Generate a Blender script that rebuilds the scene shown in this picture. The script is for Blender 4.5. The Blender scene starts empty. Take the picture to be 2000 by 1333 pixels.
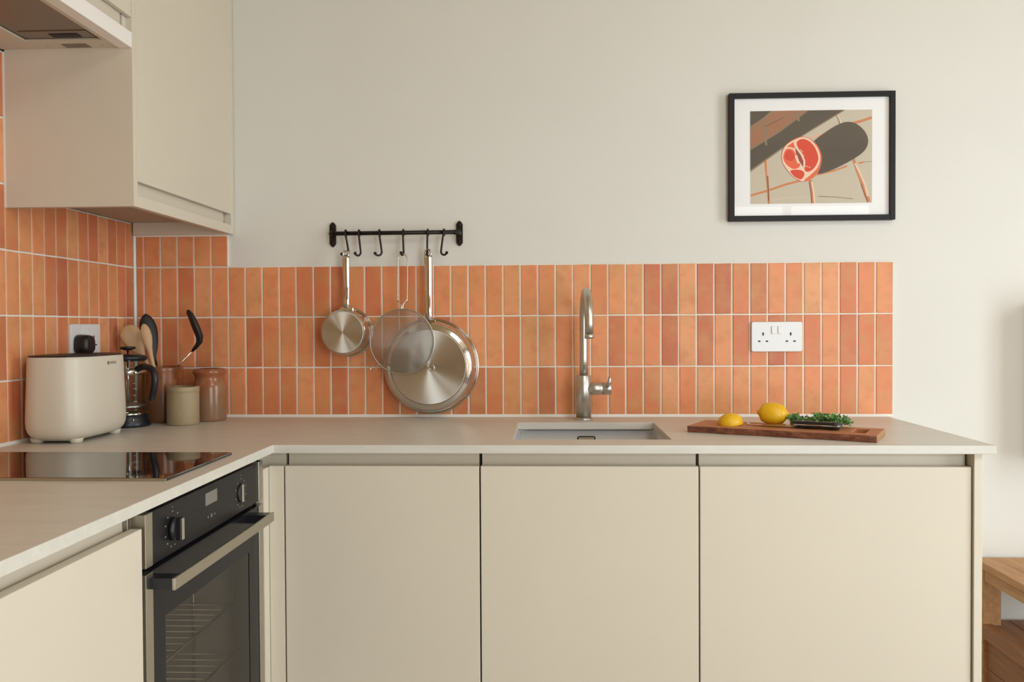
import bpy, bmesh, math, random
from mathutils import Vector, Matrix
random.seed(7)
PI = math.pi
S = bpy.context.scene
COL = S.collection

# ------------------------------------------------------------------ camera
def make_camera():
    f, cx, cy, cz, yaw, pitch, roll = 1702.86, 1.24882, -2.56847, 1.17321, -0.04477, -0.01724, -0.00535
    fw = Vector((math.sin(yaw)*math.cos(pitch), math.cos(yaw)*math.cos(pitch), math.sin(pitch)))
    rt = Vector((math.cos(yaw), -math.sin(yaw), 0)); up = rt.cross(fw)
    c, s = math.cos(roll), math.sin(roll)
    r2, u2 = c*rt + s*up, -s*rt + c*up
    cam = bpy.data.cameras.new('camera'); o = bpy.data.objects.new('camera', cam); COL.objects.link(o)
    m = Matrix((r2, u2, -fw)).transposed().to_4x4(); m.translation = (cx, cy, cz)
    o.matrix_world = m
    cam.sensor_width = 36; cam.lens = f/2000*36; cam.clip_start = 0.05
    S.camera = o
make_camera()

# ------------------------------------------------------------------ daylight
W = bpy.data.worlds.new('overcast_sky'); S.world = W; W.use_nodes = True
bgn = W.node_tree.nodes['Background']
bgn.inputs[0].default_value = (0.85, 0.945, 0.98, 1); bgn.inputs[1].default_value = 9.6

RX, RY, CZ = 4.0, -4.6, 2.6            # room: right wall, rear wall, ceiling height
WIN_R = (-2.25, -1.10, 0.20, 2.35)       # window in the right wall: y0 y1 z0 z1
WIN_B = (2.45, 3.90, 0.04, 2.20)           # glazed opening in the rear wall: x0 x1 z0 z1
SKY_C = (1.7, 2.8, -3.0, -1.9)           # roof light: x0 x1 y0 y1
def portal(name, loc, rot, sx, sy):
    l = bpy.data.lights.new(name, 'AREA'); l.shape = 'RECTANGLE'; l.size = sx; l.size_y = sy
    l.cycles.is_portal = True
    o = bpy.data.objects.new(name, l); COL.objects.link(o); o.location = loc; o.rotation_euler = rot
portal('daylight_portal', (RX+0.02, (WIN_R[0]+WIN_R[1])/2, (WIN_R[2]+WIN_R[3])/2), (PI/2, 0, PI/2), WIN_R[1]-WIN_R[0], WIN_R[3]-WIN_R[2])
portal('daylight_portal', ((WIN_B[0]+WIN_B[1])/2, RY-0.02, (WIN_B[2]+WIN_B[3])/2), (PI/2, 0, 0), WIN_B[1]-WIN_B[0], WIN_B[3]-WIN_B[2])

portal('daylight_portal', ((SKY_C[0]+SKY_C[1])/2, (SKY_C[2]+SKY_C[3])/2, CZ+0.02), (0, 0, 0), SKY_C[1]-SKY_C[0], SKY_C[3]-SKY_C[2])

vs = S.view_settings
vs.view_transform = 'Standard'; vs.look = 'None'; vs.gamma = 1; vs.exposure = -0.1
try: vs.use_curve_mapping = False
except Exception: pass

# ------------------------------------------------------------------ materials
MATS = {}
def srgb(r, g, b):
    f = lambda v: (v/255/12.92 if v/255 <= 0.04045 else ((v/255+0.055)/1.055)**2.4)
    return (f(r), f(g), f(b), 1)
class NT:
    def __init__(s, name):
        s.m = bpy.data.materials.new(name); s.m.use_nodes = True; s.t = s.m.node_tree
        s.p = s.t.nodes['Principled BSDF']; s.out = s.t.nodes['Material Output']; MATS[name] = s.m
    def n(s, typ, **kw):
        nd = s.t.nodes.new(typ)
        for k, v in kw.items():
            if hasattr(nd, k): setattr(nd, k, v)
        return nd
    def l(s, a, b): s.t.links.new(a, b)
    def coord(s, kind='Object', scale=(1, 1, 1), rot=(0, 0, 0)):
        tc = s.n('ShaderNodeTexCoord'); mp = s.n('ShaderNodeMapping')
        mp.inputs['Scale'].default_value = scale; mp.inputs['Rotation'].default_value = rot
        s.l(tc.outputs[kind], mp.inputs[0]); return mp.outputs[0]
    def noise(s, vec, scale, detail=3, rough=0.55):
        nd = s.n('ShaderNodeTexNoise'); nd.inputs['Scale'].default_value = scale
        nd.inputs['Detail'].default_value = detail; nd.inputs['Roughness'].default_value = rough
        if vec is not None: s.l(vec, nd.inputs['Vector'])
        return nd.outputs['Fac']
    def ramp(s, fac, stops):
        nd = s.n('ShaderNodeValToRGB'); cr = nd.color_ramp
        while len(cr.elements) < len(stops): cr.elements.new(0.5)
        for e, (p, c) in zip(cr.elements, stops): e.position = p; e.color = c
        s.l(fac, nd.inputs[0]); return nd.outputs[0]
    def mix(s, fac, a, b, blend='MIX'):
        nd = s.n('ShaderNodeMix'); nd.data_type = 'RGBA'; nd.blend_type = blend
        for sock, v in ((nd.inputs[0], fac), (nd.inputs[6], a), (nd.inputs[7], b)):
            if isinstance(v, (float, int, tuple)): sock.default_value = v
            else: s.l(v, sock)
        return nd.outputs[2]
    def bump(s, h, strength=0.2, dist=0.001):
        nd = s.n('ShaderNodeBump'); nd.inputs['Strength'].default_value = strength; nd.inputs['Distance'].default_value = dist
        s.l(h, nd.inputs['Height']); s.l(nd.outputs[0], s.p.inputs['Normal'])
    def base(s, c):
        if isinstance(c, tuple): s.p.inputs['Base Color'].default_value = c
        else: s.l(c, s.p.inputs['Base Color'])
    def set(s, rough=None, metal=None, **kw):
        if rough is not None: s.p.inputs['Roughness'].default_value = rough
        if metal is not None: s.p.inputs['Metallic'].default_value = metal
        for k, v in kw.items(): s.p.inputs[k.replace('_', ' ')].default_value = v

def plain(name, c, rough=0.5, metal=0.0, noise=0.0, nscale=30, **kw):
    t = NT(name)
    if noise:
        v = t.noise(t.coord(), nscale)
        t.base(t.ramp(v, [(0.3, tuple(x*(1-noise) for x in c[:3])+(1,)), (0.7, tuple(min(1, x*(1+noise)) for x in c[:3])+(1,))]))
    else: t.base(c)
    t.set(rough, metal, **kw); return t

# plaster
t = NT('wall_paint'); v = t.coord()
t.base(t.ramp(t.noise(v, 2.5, 4), [(0.3, (0.715, 0.698, 0.655, 1)), (0.7, (0.740, 0.722, 0.680, 1))]))
t.set(0.75); t.bump(t.noise(v, 160, 4), 0.06, 0.002)
plain('ceiling_paint', (0.55, 0.41, 0.22, 1), 0.8, noise=0.02, nscale=3)
plain('ochre_paint', (0.46, 0.29, 0.13, 1), 0.8, noise=0.03, nscale=3)
# handmade tile glaze
t = NT('tile_glaze'); oi = t.n('ShaderNodeObjectInfo')
tc = t.n('ShaderNodeTexCoord'); ad = t.n('ShaderNodeVectorMath'); ad.operation = 'ADD'
sc = t.n('ShaderNodeVectorMath'); sc.operation = 'SCALE'; sc.inputs[3].default_value = 1.0
cmb = t.n('ShaderNodeCombineXYZ')
mm = t.n('ShaderNodeMath'); mm.operation = 'MULTIPLY'; mm.inputs[1].default_value = 37.0
t.l(oi.outputs['Random'], mm.inputs[0]); t.l(mm.outputs[0], cmb.inputs[0]); t.l(mm.outputs[0], cmb.inputs[2])
t.l(tc.outputs['Object'], ad.inputs[0]); t.l(cmb.outputs[0], ad.inputs[1])
n1 = t.noise(ad.outputs[0], 10, 4, 0.6); n2 = t.noise(ad.outputs[0], 24, 3, 0.5)
c1 = t.ramp(oi.outputs['Random'], [(0.0, (0.52, 0.150, 0.075, 1)), (0.2, (0.66, 0.205, 0.092, 1)), (0.5, (0.76, 0.270, 0.118, 1)), (0.8, (0.80, 0.330, 0.150, 1)), (1.0, (0.78, 0.360, 0.175, 1))])
c2 = t.mix(t.ramp(n1, [(0.42, (0, 0, 0, 1)), (0.70, (0.8, 0.8, 0.8, 1))]), c1, (0.63, 0.315, 0.130, 1))
c3 = t.mix(t.ramp(n2, [(0.48, (0, 0, 0, 1)), (0.75, (0.55, 0.55, 0.55, 1))]), c2, (0.62, 0.19, 0.085, 1))
t.base(c3); t.set(0.42); t.bump(n1, 0.35, 0.003); t.p.inputs['Specular IOR Level'].default_value = 0.35
plain('grout', (0.80, 0.76, 0.68, 1), 0.85, noise=0.04, nscale=60)
plain('sealant', (0.84, 0.81, 0.76, 1), 0.5)
# cabinetry
plain('cabinet_paint', (0.670, 0.602, 0.502, 1), 0.5, noise=0.012, nscale=4, Specular_IOR_Level=0.35)
plain('cabinet_carcass', (0.42, 0.37, 0.30, 1), 0.6)
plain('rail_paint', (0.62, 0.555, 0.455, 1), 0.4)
# worktop
t = NT('worktop_stone'); v = t.coord(scale=(1.2, 9, 9)); v2 = t.coord()
a = t.noise(v, 5, 5, 0.6); b = t.noise(v2, 90, 3)
c = t.ramp(a, [(0.3, (0.61, 0.585, 0.530, 1)), (0.7, (0.69, 0.665, 0.610, 1))])
t.base(t.mix(t.ramp(b, [(0.35, (0, 0, 0, 1)), (0.8, (0.25, 0.25, 0.25, 1))]), c, (0.70, 0.68, 0.63, 1))); t.set(0.38)
# metals
def steel(name, c=(0.60, 0.58, 0.55, 1), rough=0.26, aniso=0.0, radial=None, scale=(1, 1, 1), streak=0.0):
    t = NT(name); t.base(c); t.set(rough, 1.0)
    if aniso:
        t.p.inputs['Anisotropic'].default_value = aniso
        if radial:
            tg = t.n('ShaderNodeTangent'); tg.direction_type = 'RADIAL'; tg.axis = radial; t.l(tg.outputs[0], t.p.inputs['Tangent'])
    if streak:
        h = t.noise(t.coord(scale=scale), 40, 3); t.bump(h, streak, 0.0005)
    return t
steel('steel_brushed', (0.58, 0.56, 0.52, 1), 0.36, streak=0.10, scale=(14, 14, 1))
steel('steel_polished', (0.66, 0.63, 0.59, 1), 0.12)
steel('steel_pan_base', (0.62, 0.59, 0.54, 1), 0.36, 0.95, 'Y')
steel('steel_sink', (0.74, 0.75, 0.79, 1), 0.55, streak=0.1, scale=(1, 20, 20))
steel('steel_trim', (0.50, 0.47, 0.40, 1), 0.36)
steel('steel_wire', (0.50, 0.48, 0.45, 1), 0.35)
steel('filter_aluminium', (0.30, 0.255, 0.22, 1), 0.45, streak=0.1, scale=(1, 30, 1))
t = NT('wrought_iron'); t.base((0.022, 0.017, 0.015, 1)); t.set(0.42, 0.6); t.bump(t.noise(t.coord(), 120, 3), 0.35, 0.002)
plain('black_plastic', (0.010, 0.010, 0.012, 1), 0.38)
plain('black_soft', (0.008, 0.008, 0.009, 1), 0.5)
plain('navy_plastic', (0.012, 0.013, 0.020, 1), 0.35)
plain('oven_black', (0.015, 0.014, 0.016, 1), 0.30, Specular_IOR_Level=0.12)
plain('oven_glass_frame', (0.012, 0.012, 0.016, 1), 0.20, Specular_IOR_Level=0.14)
plain('hob_glass', (0.012, 0.009, 0.009, 1), 0.035, Specular_IOR_Level=0.75)
plain('enamel_grey', (0.42, 0.385, 0.35, 1), 0.5)
plain('white_plastic', (0.74, 0.74, 0.75, 1), 0.3)
plain('hood_white', (0.87, 0.83, 0.80, 1), 0.35)
plain('cream_plastic', (0.68, 0.63, 0.535, 1), 0.40)
plain('dark_slot', (0.006, 0.006, 0.006, 1), 0.6)
plain('printed_grey', (0.30, 0.30, 0.31, 1), 0.5)
plain('printed_dark', (0.09, 0.075, 0.045, 1), 0.5)
plain('display_grey', (0.19, 0.18, 0.16, 1), 0.3)
def glass(name, tint=(1, 1, 1, 1), ior=1.45, rough=0.0):
    t = NT(name); tr = t.n('ShaderNodeBsdfTransparent'); tr.inputs[0].default_value = tint
    gl = t.n('ShaderNodeBsdfGlossy'); gl.inputs['Roughness'].default_value = rough
    fr = t.n('ShaderNodeFresnel'); fr.inputs[0].default_value = ior
    ge = t.n('ShaderNodeNewGeometry'); iv = t.n('ShaderNodeMath'); iv.operation = 'SUBTRACT'; iv.inputs[0].default_value = 1; t.l(ge.outputs['Backfacing'], iv.inputs[1])
    ml = t.n('ShaderNodeMath'); ml.operation = 'MULTIPLY'; t.l(fr.outputs[0], ml.inputs[0]); t.l(iv.outputs[0], ml.inputs[1])
    mx = t.n('ShaderNodeMixShader'); t.l(ml.outputs[0], mx.inputs[0]); t.l(tr.outputs[0], mx.inputs[1]); t.l(gl.outputs[0], mx.inputs[2])
    t.l(mx.outputs[0], t.out.inputs[0]); t.t.nodes.remove(t.p)
glass('clear_glass', (0.93, 0.95, 0.94, 1)); glass('picture_glass', (1, 1, 1, 1), 1.3); glass('oven_window_glass', (0.72, 0.69, 0.65, 1), 1.45)
# woods
def wood(name, dark, mid, light, scale=(1, 8, 8), rough=0.5, ns=9):
    t = NT(name); v = t.coord(scale=scale)
    a = t.noise(v, ns, 6, 0.62); b = t.noise(v, ns*5, 3)
    c = t.ramp(a, [(0.25, dark), (0.5, mid), (0.75, light)])
    t.base(t.mix(t.ramp(b, [(0.4, (0, 0, 0, 1)), (0.8, (0.35, 0.35, 0.35, 1))]), c, dark)); t.set(rough); t.bump(b, 0.12, 0.001); return t
wood('board_wood', (0.27, 0.085, 0.038, 1), (0.46, 0.175, 0.075, 1), (0.58, 0.27, 0.125, 1), (1.2, 9, 9), 0.45, 7)
wood('board_bark_edge', (0.065, 0.022, 0.016, 1), (0.22, 0.070, 0.035, 1), (0.40, 0.15, 0.07, 1), (3, 6, 9), 0.6, 12)
wood('board_end_grain', (0.36, 0.17, 0.075, 1), (0.46, 0.24, 0.11, 1), (0.56, 0.31, 0.15, 1), (20, 2, 6), 0.6, 5)
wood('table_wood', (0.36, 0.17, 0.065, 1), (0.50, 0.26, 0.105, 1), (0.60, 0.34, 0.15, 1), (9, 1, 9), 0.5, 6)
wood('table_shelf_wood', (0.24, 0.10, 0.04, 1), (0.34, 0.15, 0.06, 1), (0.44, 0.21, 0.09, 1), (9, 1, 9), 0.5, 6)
wood('spoon_wood', (0.52, 0.31, 0.15, 1), (0.60, 0.38, 0.20, 1), (0.66, 0.44, 0.25, 1), (6, 6, 1), 0.55, 8)
wood('floor_oak', (0.36, 0.30, 0.23, 1), (0.45, 0.38, 0.30, 1), (0.52, 0.45, 0.36, 1), (8, 1, 1), 0.45, 5)
# pottery
def pottery(name, stops, rough, band=None):
    t = NT(name); v = t.coord(scale=(1, 1, 0.6)); a = t.noise(v, 16, 5, 0.65)
    c = t.ramp(a, stops)
    if band:
        g = t.n('ShaderNodeTexCoord'); sp = t.n('ShaderNodeSeparateXYZ'); t.l(g.outputs['Generated'], sp.inputs[0])
        ad = t.n('ShaderNodeMath'); ad.operation = 'ADD'; m2 = t.n('ShaderNodeMath'); m2.operation = 'MULTIPLY_ADD'
        m2.inputs[1].default_value = 0.35; m2.inputs[2].default_value = -0.17
        t.l(a, m2.inputs[0]); t.l(sp.outputs[2], ad.inputs[0]); t.l(m2.outputs[0], ad.inputs[1])
        c = t.mix(t.ramp(ad.outputs[0], [(0.35, (1, 1, 1, 1)), (0.75, (0, 0, 0, 1))]), c, band)
    t.base(c); t.set(rough); t.bump(t.noise(v, 60, 3), 0.15, 0.002)
pottery('salt_glaze_brown', [(0.30, (0.13, 0.035, 0.013, 1)), (0.5, (0.30, 0.095, 0.030, 1)), (0.70, (0.44, 0.17, 0.055, 1))], 0.26, (0.20, 0.085, 0.040, 1))
pottery('salt_glaze_jar', [(0.32, (0.27, 0.060, 0.025, 1)), (0.5, (0.34, 0.115, 0.05, 1)), (0.70, (0.33, 0.19, 0.105, 1))], 0.22, (0.28, 0.155, 0.085, 1))
pottery('stoneware_beige', [(0.3, (0.33, 0.25, 0.145, 1)), (0.7, (0.43, 0.335, 0.205, 1))], 0.5)
# food
t = NT('lemon_skin'); v = t.coord(); t.base(t.ramp(t.noise(v, 18, 3), [(0.3, (0.78, 0.42, 0.006, 1)), (0.7, (0.86, 0.52, 0.012, 1))]))
t.set(0.4); t.p.inputs['Subsurface Weight'].default_value = 0.08; t.p.inputs['Subsurface Radius'].default_value = (0.01, 0.006, 0.002); t.bump(t.noise(v, 330, 2), 0.35, 0.0012)
plain('lemon_flesh', (0.80, 0.66, 0.16, 1), 0.3, noise=0.12, nscale=150)
plain('lemon_nub', (0.45, 0.26, 0.03, 1), 0.6)
t = NT('herb_leaf'); oi = t.noise(t.coord(), 70, 2)
t.base(t.ramp(oi, [(0.3, (0.040, 0.140, 0.030, 1)), (0.48, (0.13, 0.300, 0.075, 1)), (0.68, (0.38, 0.50, 0.20, 1))])); t.set(0.5)
plain('herb_stem', (0.22, 0.36, 0.11, 1), 0.5)
# picture
plain('frame_black', (0.016, 0.014, 0.014, 1), 0.45, Specular_IOR_Level=0.2)
plain('mount_white', (0.88, 0.87, 0.88, 1), 0.8)
for nm, rgb in dict(art_tile=(198, 187, 168), art_shade=(86, 76, 63), art_mid=(140, 118, 94), art_brown=(160, 110, 82), art_grout=(205, 130, 85),
                    art_grout_and_glare=(225, 200, 178), art_grout_dark=(110, 72, 52), art_pink=(236, 172, 140), art_red=(216, 72, 46), art_rind=(222, 110, 72),
                    art_deep=(150, 70, 58), art_pith=(240, 206, 182), art_seg=(230, 100, 66)).items():
    plain(nm, srgb(*rgb), 0.6)

# ------------------------------------------------------------------ mesh helpers
class B:
    def __init__(s, M=None): s.bm = bmesh.new(); s.M = M or Matrix.Identity(4); s.mi = 0
    def v(s, co): return s.bm.verts.new(s.M @ Vector(co))
    def f(s, vs, smooth=False):
        try:
            fc = s.bm.faces.new(vs); fc.smooth = smooth; fc.material_index = s.mi; return fc
        except ValueError: return None
    def box(s, x0, x1, y0, y1, z0, z1):
        vs = [s.v((x, y, z)) for x in (x0, x1) for y in (y0, y1) for z in (z0, z1)]
        for q in ((0, 1, 3, 2), (4, 6, 7, 5), (0, 4, 5, 1), (2, 3, 7, 6), (0, 2, 6, 4), (1, 5, 7, 3)): s.f([vs[i] for i in q])
        return s
    def prism(s, pts, d0, d1, axis='z'):
        mp = {'z': lambda p, d: (p[0], p[1], d), 'y': lambda p, d: (p[0], d, p[1]), 'x': lambda p, d: (d, p[0], p[1])}[axis]
        a = [s.v(mp(p, d0)) for p in pts]; b = [s.v(mp(p, d1)) for p in pts]
        s.f(a[::-1]); s.f(b); n = len(pts)
        for i in range(n): s.f([a[i], a[(i+1) % n], b[(i+1) % n], b[i]])
        return s
    def lathe(s, prof, seg=40, c=(0, 0, 0), axis='z', caps=True):
        rings = []
        for r, h in prof:
            ring = []
            for k in range(seg):
                a = 2*PI*k/seg; x, y = r*math.cos(a), r*math.sin(a)
                p = {'z': (x, y, h), 'y': (x, h, y), 'x': (h, x, y)}[axis]
                ring.append(s.v((c[0]+p[0], c[1]+p[1], c[2]+p[2])))
            rings.append(ring)
        for a, b in zip(rings, rings[1:]):
            for k in range(seg): s.f([a[k], a[(k+1) % seg], b[(k+1) % seg], b[k]], True)
        if caps: s.f(rings[0][::-1]); s.f(rings[-1])
        return s
    def tube(s, pts, r, seg=10, caps=True):
        pts = [Vector(p) for p in pts]; n = len(pts)
        rs = r if isinstance(r, (list, tuple)) else [r]*n
        tan = [((pts[min(i+1, n-1)]-pts[max(i-1, 0)]).normalized()) for i in range(n)]
        ref = Vector((0, 0, 1)) if abs(tan[0].z) < 0.9 else Vector((1, 0, 0))
        u = tan[0].cross(ref).normalized(); rings = []
        for i in range(n):
            u = (u - tan[i]*u.dot(tan[i])).normalized(); w = tan[i].cross(u)
            rings.append([s.v(pts[i]+(u*math.cos(2*PI*k/seg)+w*math.sin(2*PI*k/seg))*rs[i]) for k in range(seg)])
        for a, b in zip(rings, rings[1:]):
            for k in range(seg): s.f([a[k], a[(k+1) % seg], b[(k+1) % seg], b[k]], True)
        if caps: s.f(rings[0][::-1]); s.f(rings[-1])
        return s
    def sphere(s, c, r, seg=14, ring=8, scale=(1, 1, 1)):
        prof = [(max(1e-5, r*math.sin(PI*i/ring)), -r*math.cos(PI*i/ring)) for i in range(ring+1)]
        M0 = s.M; s.M = M0 @ Matrix.Translation(c) @ Matrix.Diagonal((*scale, 1)); s.lathe(prof, seg, caps=False); s.M = M0
        return s
    def loft(s, loops, caps=True, smooth=True):
        L = [[s.v(p) for p in lp] for lp in loops]; n = len(L[0])
        for a, b in zip(L, L[1:]):
            for k in range(n): s.f([a[k], a[(k+1) % n], b[(k+1) % n], b[k]], smooth)
        if caps: s.f(L[0][::-1]); s.f(L[-1])
        return s
def bez(p, n=8):
    """Catmull-Rom through points"""
    p = [Vector(q) for q in p]; out = []
    for i in range(len(p)-1):
        a, b, c, d = p[max(i-1, 0)], p[i], p[i+1], p[min(i+2, len(p)-1)]
        for k in range(n):
            t = k/n
            out.append(0.5*((2*b)+(c-a)*t+(2*a-5*b+4*c-d)*t*t+(3*b-a-3*c+d)*t**3))
    out.append(p[-1]); return out
def off(o):
    v = Vector((0, 0, 0))
    while o is not None: v += o.location; o = o.parent
    return v
def part(name, b, mat, parent=None, bevel=0.0, seg=2, auto=None, local=False):
    bmesh.ops.remove_doubles(b.bm, verts=b.bm.verts, dist=1e-6)
    bmesh.ops.recalc_face_normals(b.bm, faces=b.bm.faces)
    if not local and parent is not None: bmesh.ops.translate(b.bm, verts=b.bm.verts, vec=-off(parent))
    me = bpy.data.meshes.new(name); b.bm.to_mesh(me); b.bm.free()
    for m in (mat if isinstance(mat, (list, tuple)) else [mat]): me.materials.append(MATS[m])
    o = bpy.data.objects.new(name, me); COL.objects.link(o)
    if parent is not None: o.parent = parent
    if bevel:
        md = o.modifiers.new('bevel', 'BEVEL'); md.width = bevel; md.segments = seg; md.limit_method = 'ANGLE'; md.angle_limit = math.radians(40); md.harden_normals = False
    return o
def tag(o, label, cat, group=None):
    o['label'] = label; o['category'] = cat
    if group: o['group'] = group
    return o
def thing(name, label, cat, loc, group=None):
    o = bpy.data.objects.new(name, None); COL.objects.link(o); o.location = loc; o.empty_display_size = 0.05
    bpy.context.view_layer.update()
    return tag(o, label, cat, group)
def struct(o): o['kind'] = 'structure'; return o
def text_mesh(name, body, size, mat, parent, M):
    cu = bpy.data.curves.new(name, 'FONT'); cu.body = body; cu.size = size; cu.align_x = 'CENTER'; cu.align_y = 'CENTER'; cu.extrude = 0.0001
    tmp = bpy.data.objects.new(name+'_curve', cu); COL.objects.link(tmp)
    dg = bpy.context.evaluated_depsgraph_get(); me = bpy.data.meshes.new_from_object(tmp.evaluated_get(dg))
    bpy.data.objects.remove(tmp); bpy.data.curves.remove(cu)
    me.transform(Matrix.Translation(-off(parent)) @ M); me.materials.clear(); me.materials.append(MATS[mat])
    o = bpy.data.objects.new(name, me); COL.objects.link(o); o.parent = parent; return o
FACE_X = Matrix(((0, 0, 1, 0), (1, 0, 0, 0), (0, 1, 0, 0), (0, 0, 0, 1)))     # text facing +x, reading along +y
def rrect(x0, x1, y0, y1, r, n=4):
    out = []
    for cx, cy, a0 in ((x1-r, y1-r, 0), (x0+r, y1-r, PI/2), (x0+r, y0+r, PI), (x1-r, y0+r, 1.5*PI)):
        for k in range(n+1): out.append((cx+r*math.cos(a0+PI/2*k/n), cy+r*math.sin(a0+PI/2*k/n)))
    return out

# ------------------------------------------------------------------ room shell
PL = 0.009      # plaster sits this far behind the tile faces
struct(part('floor', B().box(-0.1, RX+0.1, RY-0.1, 0.1, -0.05, 0), 'floor_oak'))
c0, c1_, d0, d1_ = SKY_C
b = B().box(-0.1, c0, RY-0.1, 0.1, CZ, CZ+0.12).box(c1_, RX+0.1, RY-0.1, 0.1, CZ, CZ+0.12).box(c0, c1_, RY-0.1, d0, CZ, CZ+0.12).box(c0, c1_, d1_, 0.1, CZ, CZ+0.12)
struct(part('ceiling', b, 'ceiling_paint'))
b = B().box(c0, c0+0.05, d0, d1_, CZ+0.06, CZ+0.11).box(c1_-0.05, c1_, d0, d1_, CZ+0.06, CZ+0.11).box(c0, c1_, d0, d0+0.05, CZ+0.06, CZ+0.11).box(c0, c1_, d1_-0.05, d1_, CZ+0.06, CZ+0.11)
struct(part('window_3', b, 'white_plastic'))
wall_back = struct(part('wall_back', B().box(-0.1, RX+0.1, PL, 0.12, 0, CZ), 'wall_paint'))
wall_left = struct(part('wall_left', B().box(-0.12, -PL, RY-0.1, 0.12, 0, CZ), 'ochre_paint'))
b = B(); y0, y1, z0, z1 = WIN_R
b.box(RX, RX+0.15, RY-0.1, y0, 0, CZ).box(RX, RX+0.15, y1, 0.1, 0, CZ).box(RX, RX+0.15, y0, y1, 0, z0).box(RX, RX+0.15, y0, y1, z1, CZ)
struct(part('wall_right', b, 'ochre_paint'))
b = B(); x0, x1, z0b, z1b = WIN_B
b.box(-0.1, x0, RY-0.15, RY, 0, CZ).box(x1, RX+0.1, RY-0.15, RY, 0, CZ).box(x0, x1, RY-0.15, RY, 0, z0b).box(x0, x1, RY-0.15, RY, z1b, CZ)
struct(part('wall_rear', b, 'ochre_paint'))
b = B()
for yy in (y0, y1-0.06, (y0+y1)/2-0.03): b.box(RX+0.05, RX+0.10, yy, yy+0.06, z0, z1)
for zz in (z0, z1-0.06): b.box(RX+0.05, RX+0.10, y0, y1, zz, zz+0.06)
struct(part('window_1', b, 'white_plastic'))
b = B()
for xx in (x0, x1-0.06, (x0+x1)/2-0.03): b.box(xx, xx+0.06, RY-0.10, RY-0.05, z0b, z1b)
for zz in (z0b, z1b-0.06): b.box(x0, x1, RY-0.10, RY-0.05, zz, zz+0.06)
struct(part('window_2', b, 'white_plastic'))

# ------------------------------------------------------------------ tiled splashback
TW, TH, G = 0.0514, 0.1508, 0.0042
X0, ZT, ZB = 0.2855, 1.3543, 0.909        # x of the step in the tiling, top of the low field, tile bottom
ZTOP = 1.4490
def tile_mesh(w, h, seed):
    rnd = random.Random(seed); b = B(); e = 0.0011; D = 0.0085
    def ring(inset, y, wob):
        out = []
        for sx, sz in ((-1, -1), (1, -1), (1, 1), (-1, 1)):
            out.append(b.v((sx*(w/2-inset)+wob*rnd.uniform(-1, 1), y, sz*(h/2-inset)+wob*rnd.uniform(-1, 1))))
        return out
    j = [(rnd.uniform(-1, 1)*0.0005, rnd.uniform(-1, 1)*0.0006) for _ in range(4)]
    rings = []
    for inset, y in ((0, D), (0, 0.0018), (0.0007, 0.0005), (0.0022, 0)):
        rings.append([b.v((sx*(w/2-inset)+j[i][0], y, sz*(h/2-inset)+j[i][1])) for i, (sx, sz) in enumerate(((-1, -1), (1, -1), (1, 1), (-1, 1)))])
    for a, c in zip(rings, rings[1:]):
        for k in range(4): b.f([a[k], a[(k+1) % 4], c[(k+1) % 4], c[k]])
    b.f(rings[-1]); bmesh.ops.recalc_face_normals(b.bm, faces=b.bm.faces)
    me = bpy.data.meshes.new('tile'); b.bm.to_mesh(me); b.bm.free(); me.materials.append(MATS['tile_glaze']); return me
CACHE = {}
def add_tile(wall, u0, u1, z0, z1):
    """u: along the wall (x on the back wall, -y on the left wall)"""
    w, h = u1-u0-G, z1-z0-G
    if w < 0.004 or h < 0.004: return
    key = (round(w, 4), round(h, 4), random.randrange(5))
    if key not in CACHE: CACHE[key] = tile_mesh(w, h, hash(key) % 9999)
    o = bpy.data.objects.new('tile', CACHE[key]); COL.objects.link(o); o.parent = wall
    uc, zc = (u0+u1)/2, (z0+z1)/2
    tilt = (random.uniform(-1, 1)*0.0035, random.uniform(-1, 1)*0.002, random.uniform(-1, 1)*0.009)
    if wall is wall_back: o.location = (uc, random.uniform(-0.0003, 0.0003), zc); o.rotation_euler = tilt
    else: o.location = (random.uniform(-0.0003, 0.0003), -uc, zc); o.rotation_euler = (tilt[0], tilt[1], PI/2+tilt[2])
rows = [(ZT-TH, ZT), (ZT-2*TH, ZT-TH), (ZB, ZT-2*TH)]
for k in range(38):
    for z0, z1 in rows: add_tile(wall_back, X0+k*TW, X0+(k+1)*TW, z0, z1)
for k in range(-6, 0):
    u0 = max(0.0045, X0+k*TW)
    for z0, z1 in rows+[(ZT, ZTOP)]: add_tile(wall_back, u0, X0+(k+1)*TW, z0, z1)
K0 = 0.0525
for k in range(-1, 17):
    u0 = max(0.0045, K0+(k-1)*TW+0.0); u1 = K0+k*TW
    if u1-u0 < 0.01: continue
    if u1 < 0.60: rr = rows+[(ZT, 1.485)]
    else: rr = rows+[(ZT, ZT+TH), (ZT+TH, ZT+2*TH), (ZT+2*TH, 1.806)]
    for z0, z1 in rr: add_tile(wall_left, u0, u1, z0, z1)
XE = X0+38*TW
b = B().box(0, XE-0.001, 0.0022, PL+0.001, ZB-0.004, ZT+0.0005); b.box(0, X0-0.001, 0.0022, PL+0.001, ZT, ZTOP)
part('grout', b, 'grout', wall_back)
b = B().box(-PL-0.001, -0.0022, -0.90, -0.002, ZB-0.004, 1.486).box(-PL-0.001, -0.0022, -0.90, -0.60, 1.48, 1.808)
part('grout', b, 'grout', wall_left)
b = B().prism([(PL, ZB-0.004), (-0.004, ZB-0.004), (-0.0005, ZB+0.0035), (PL, ZB+0.0035)], 0.0, XE-0.001, 'x'); 
b.prism([(0, 0), (0.005, 0), (0, -0.005)], ZB, ZTOP, 'z').box(0, X0-0.002, -0.001, PL, ZTOP-0.003, ZTOP+0.004)
part('sealant', b, 'sealant', wall_back)
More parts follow.
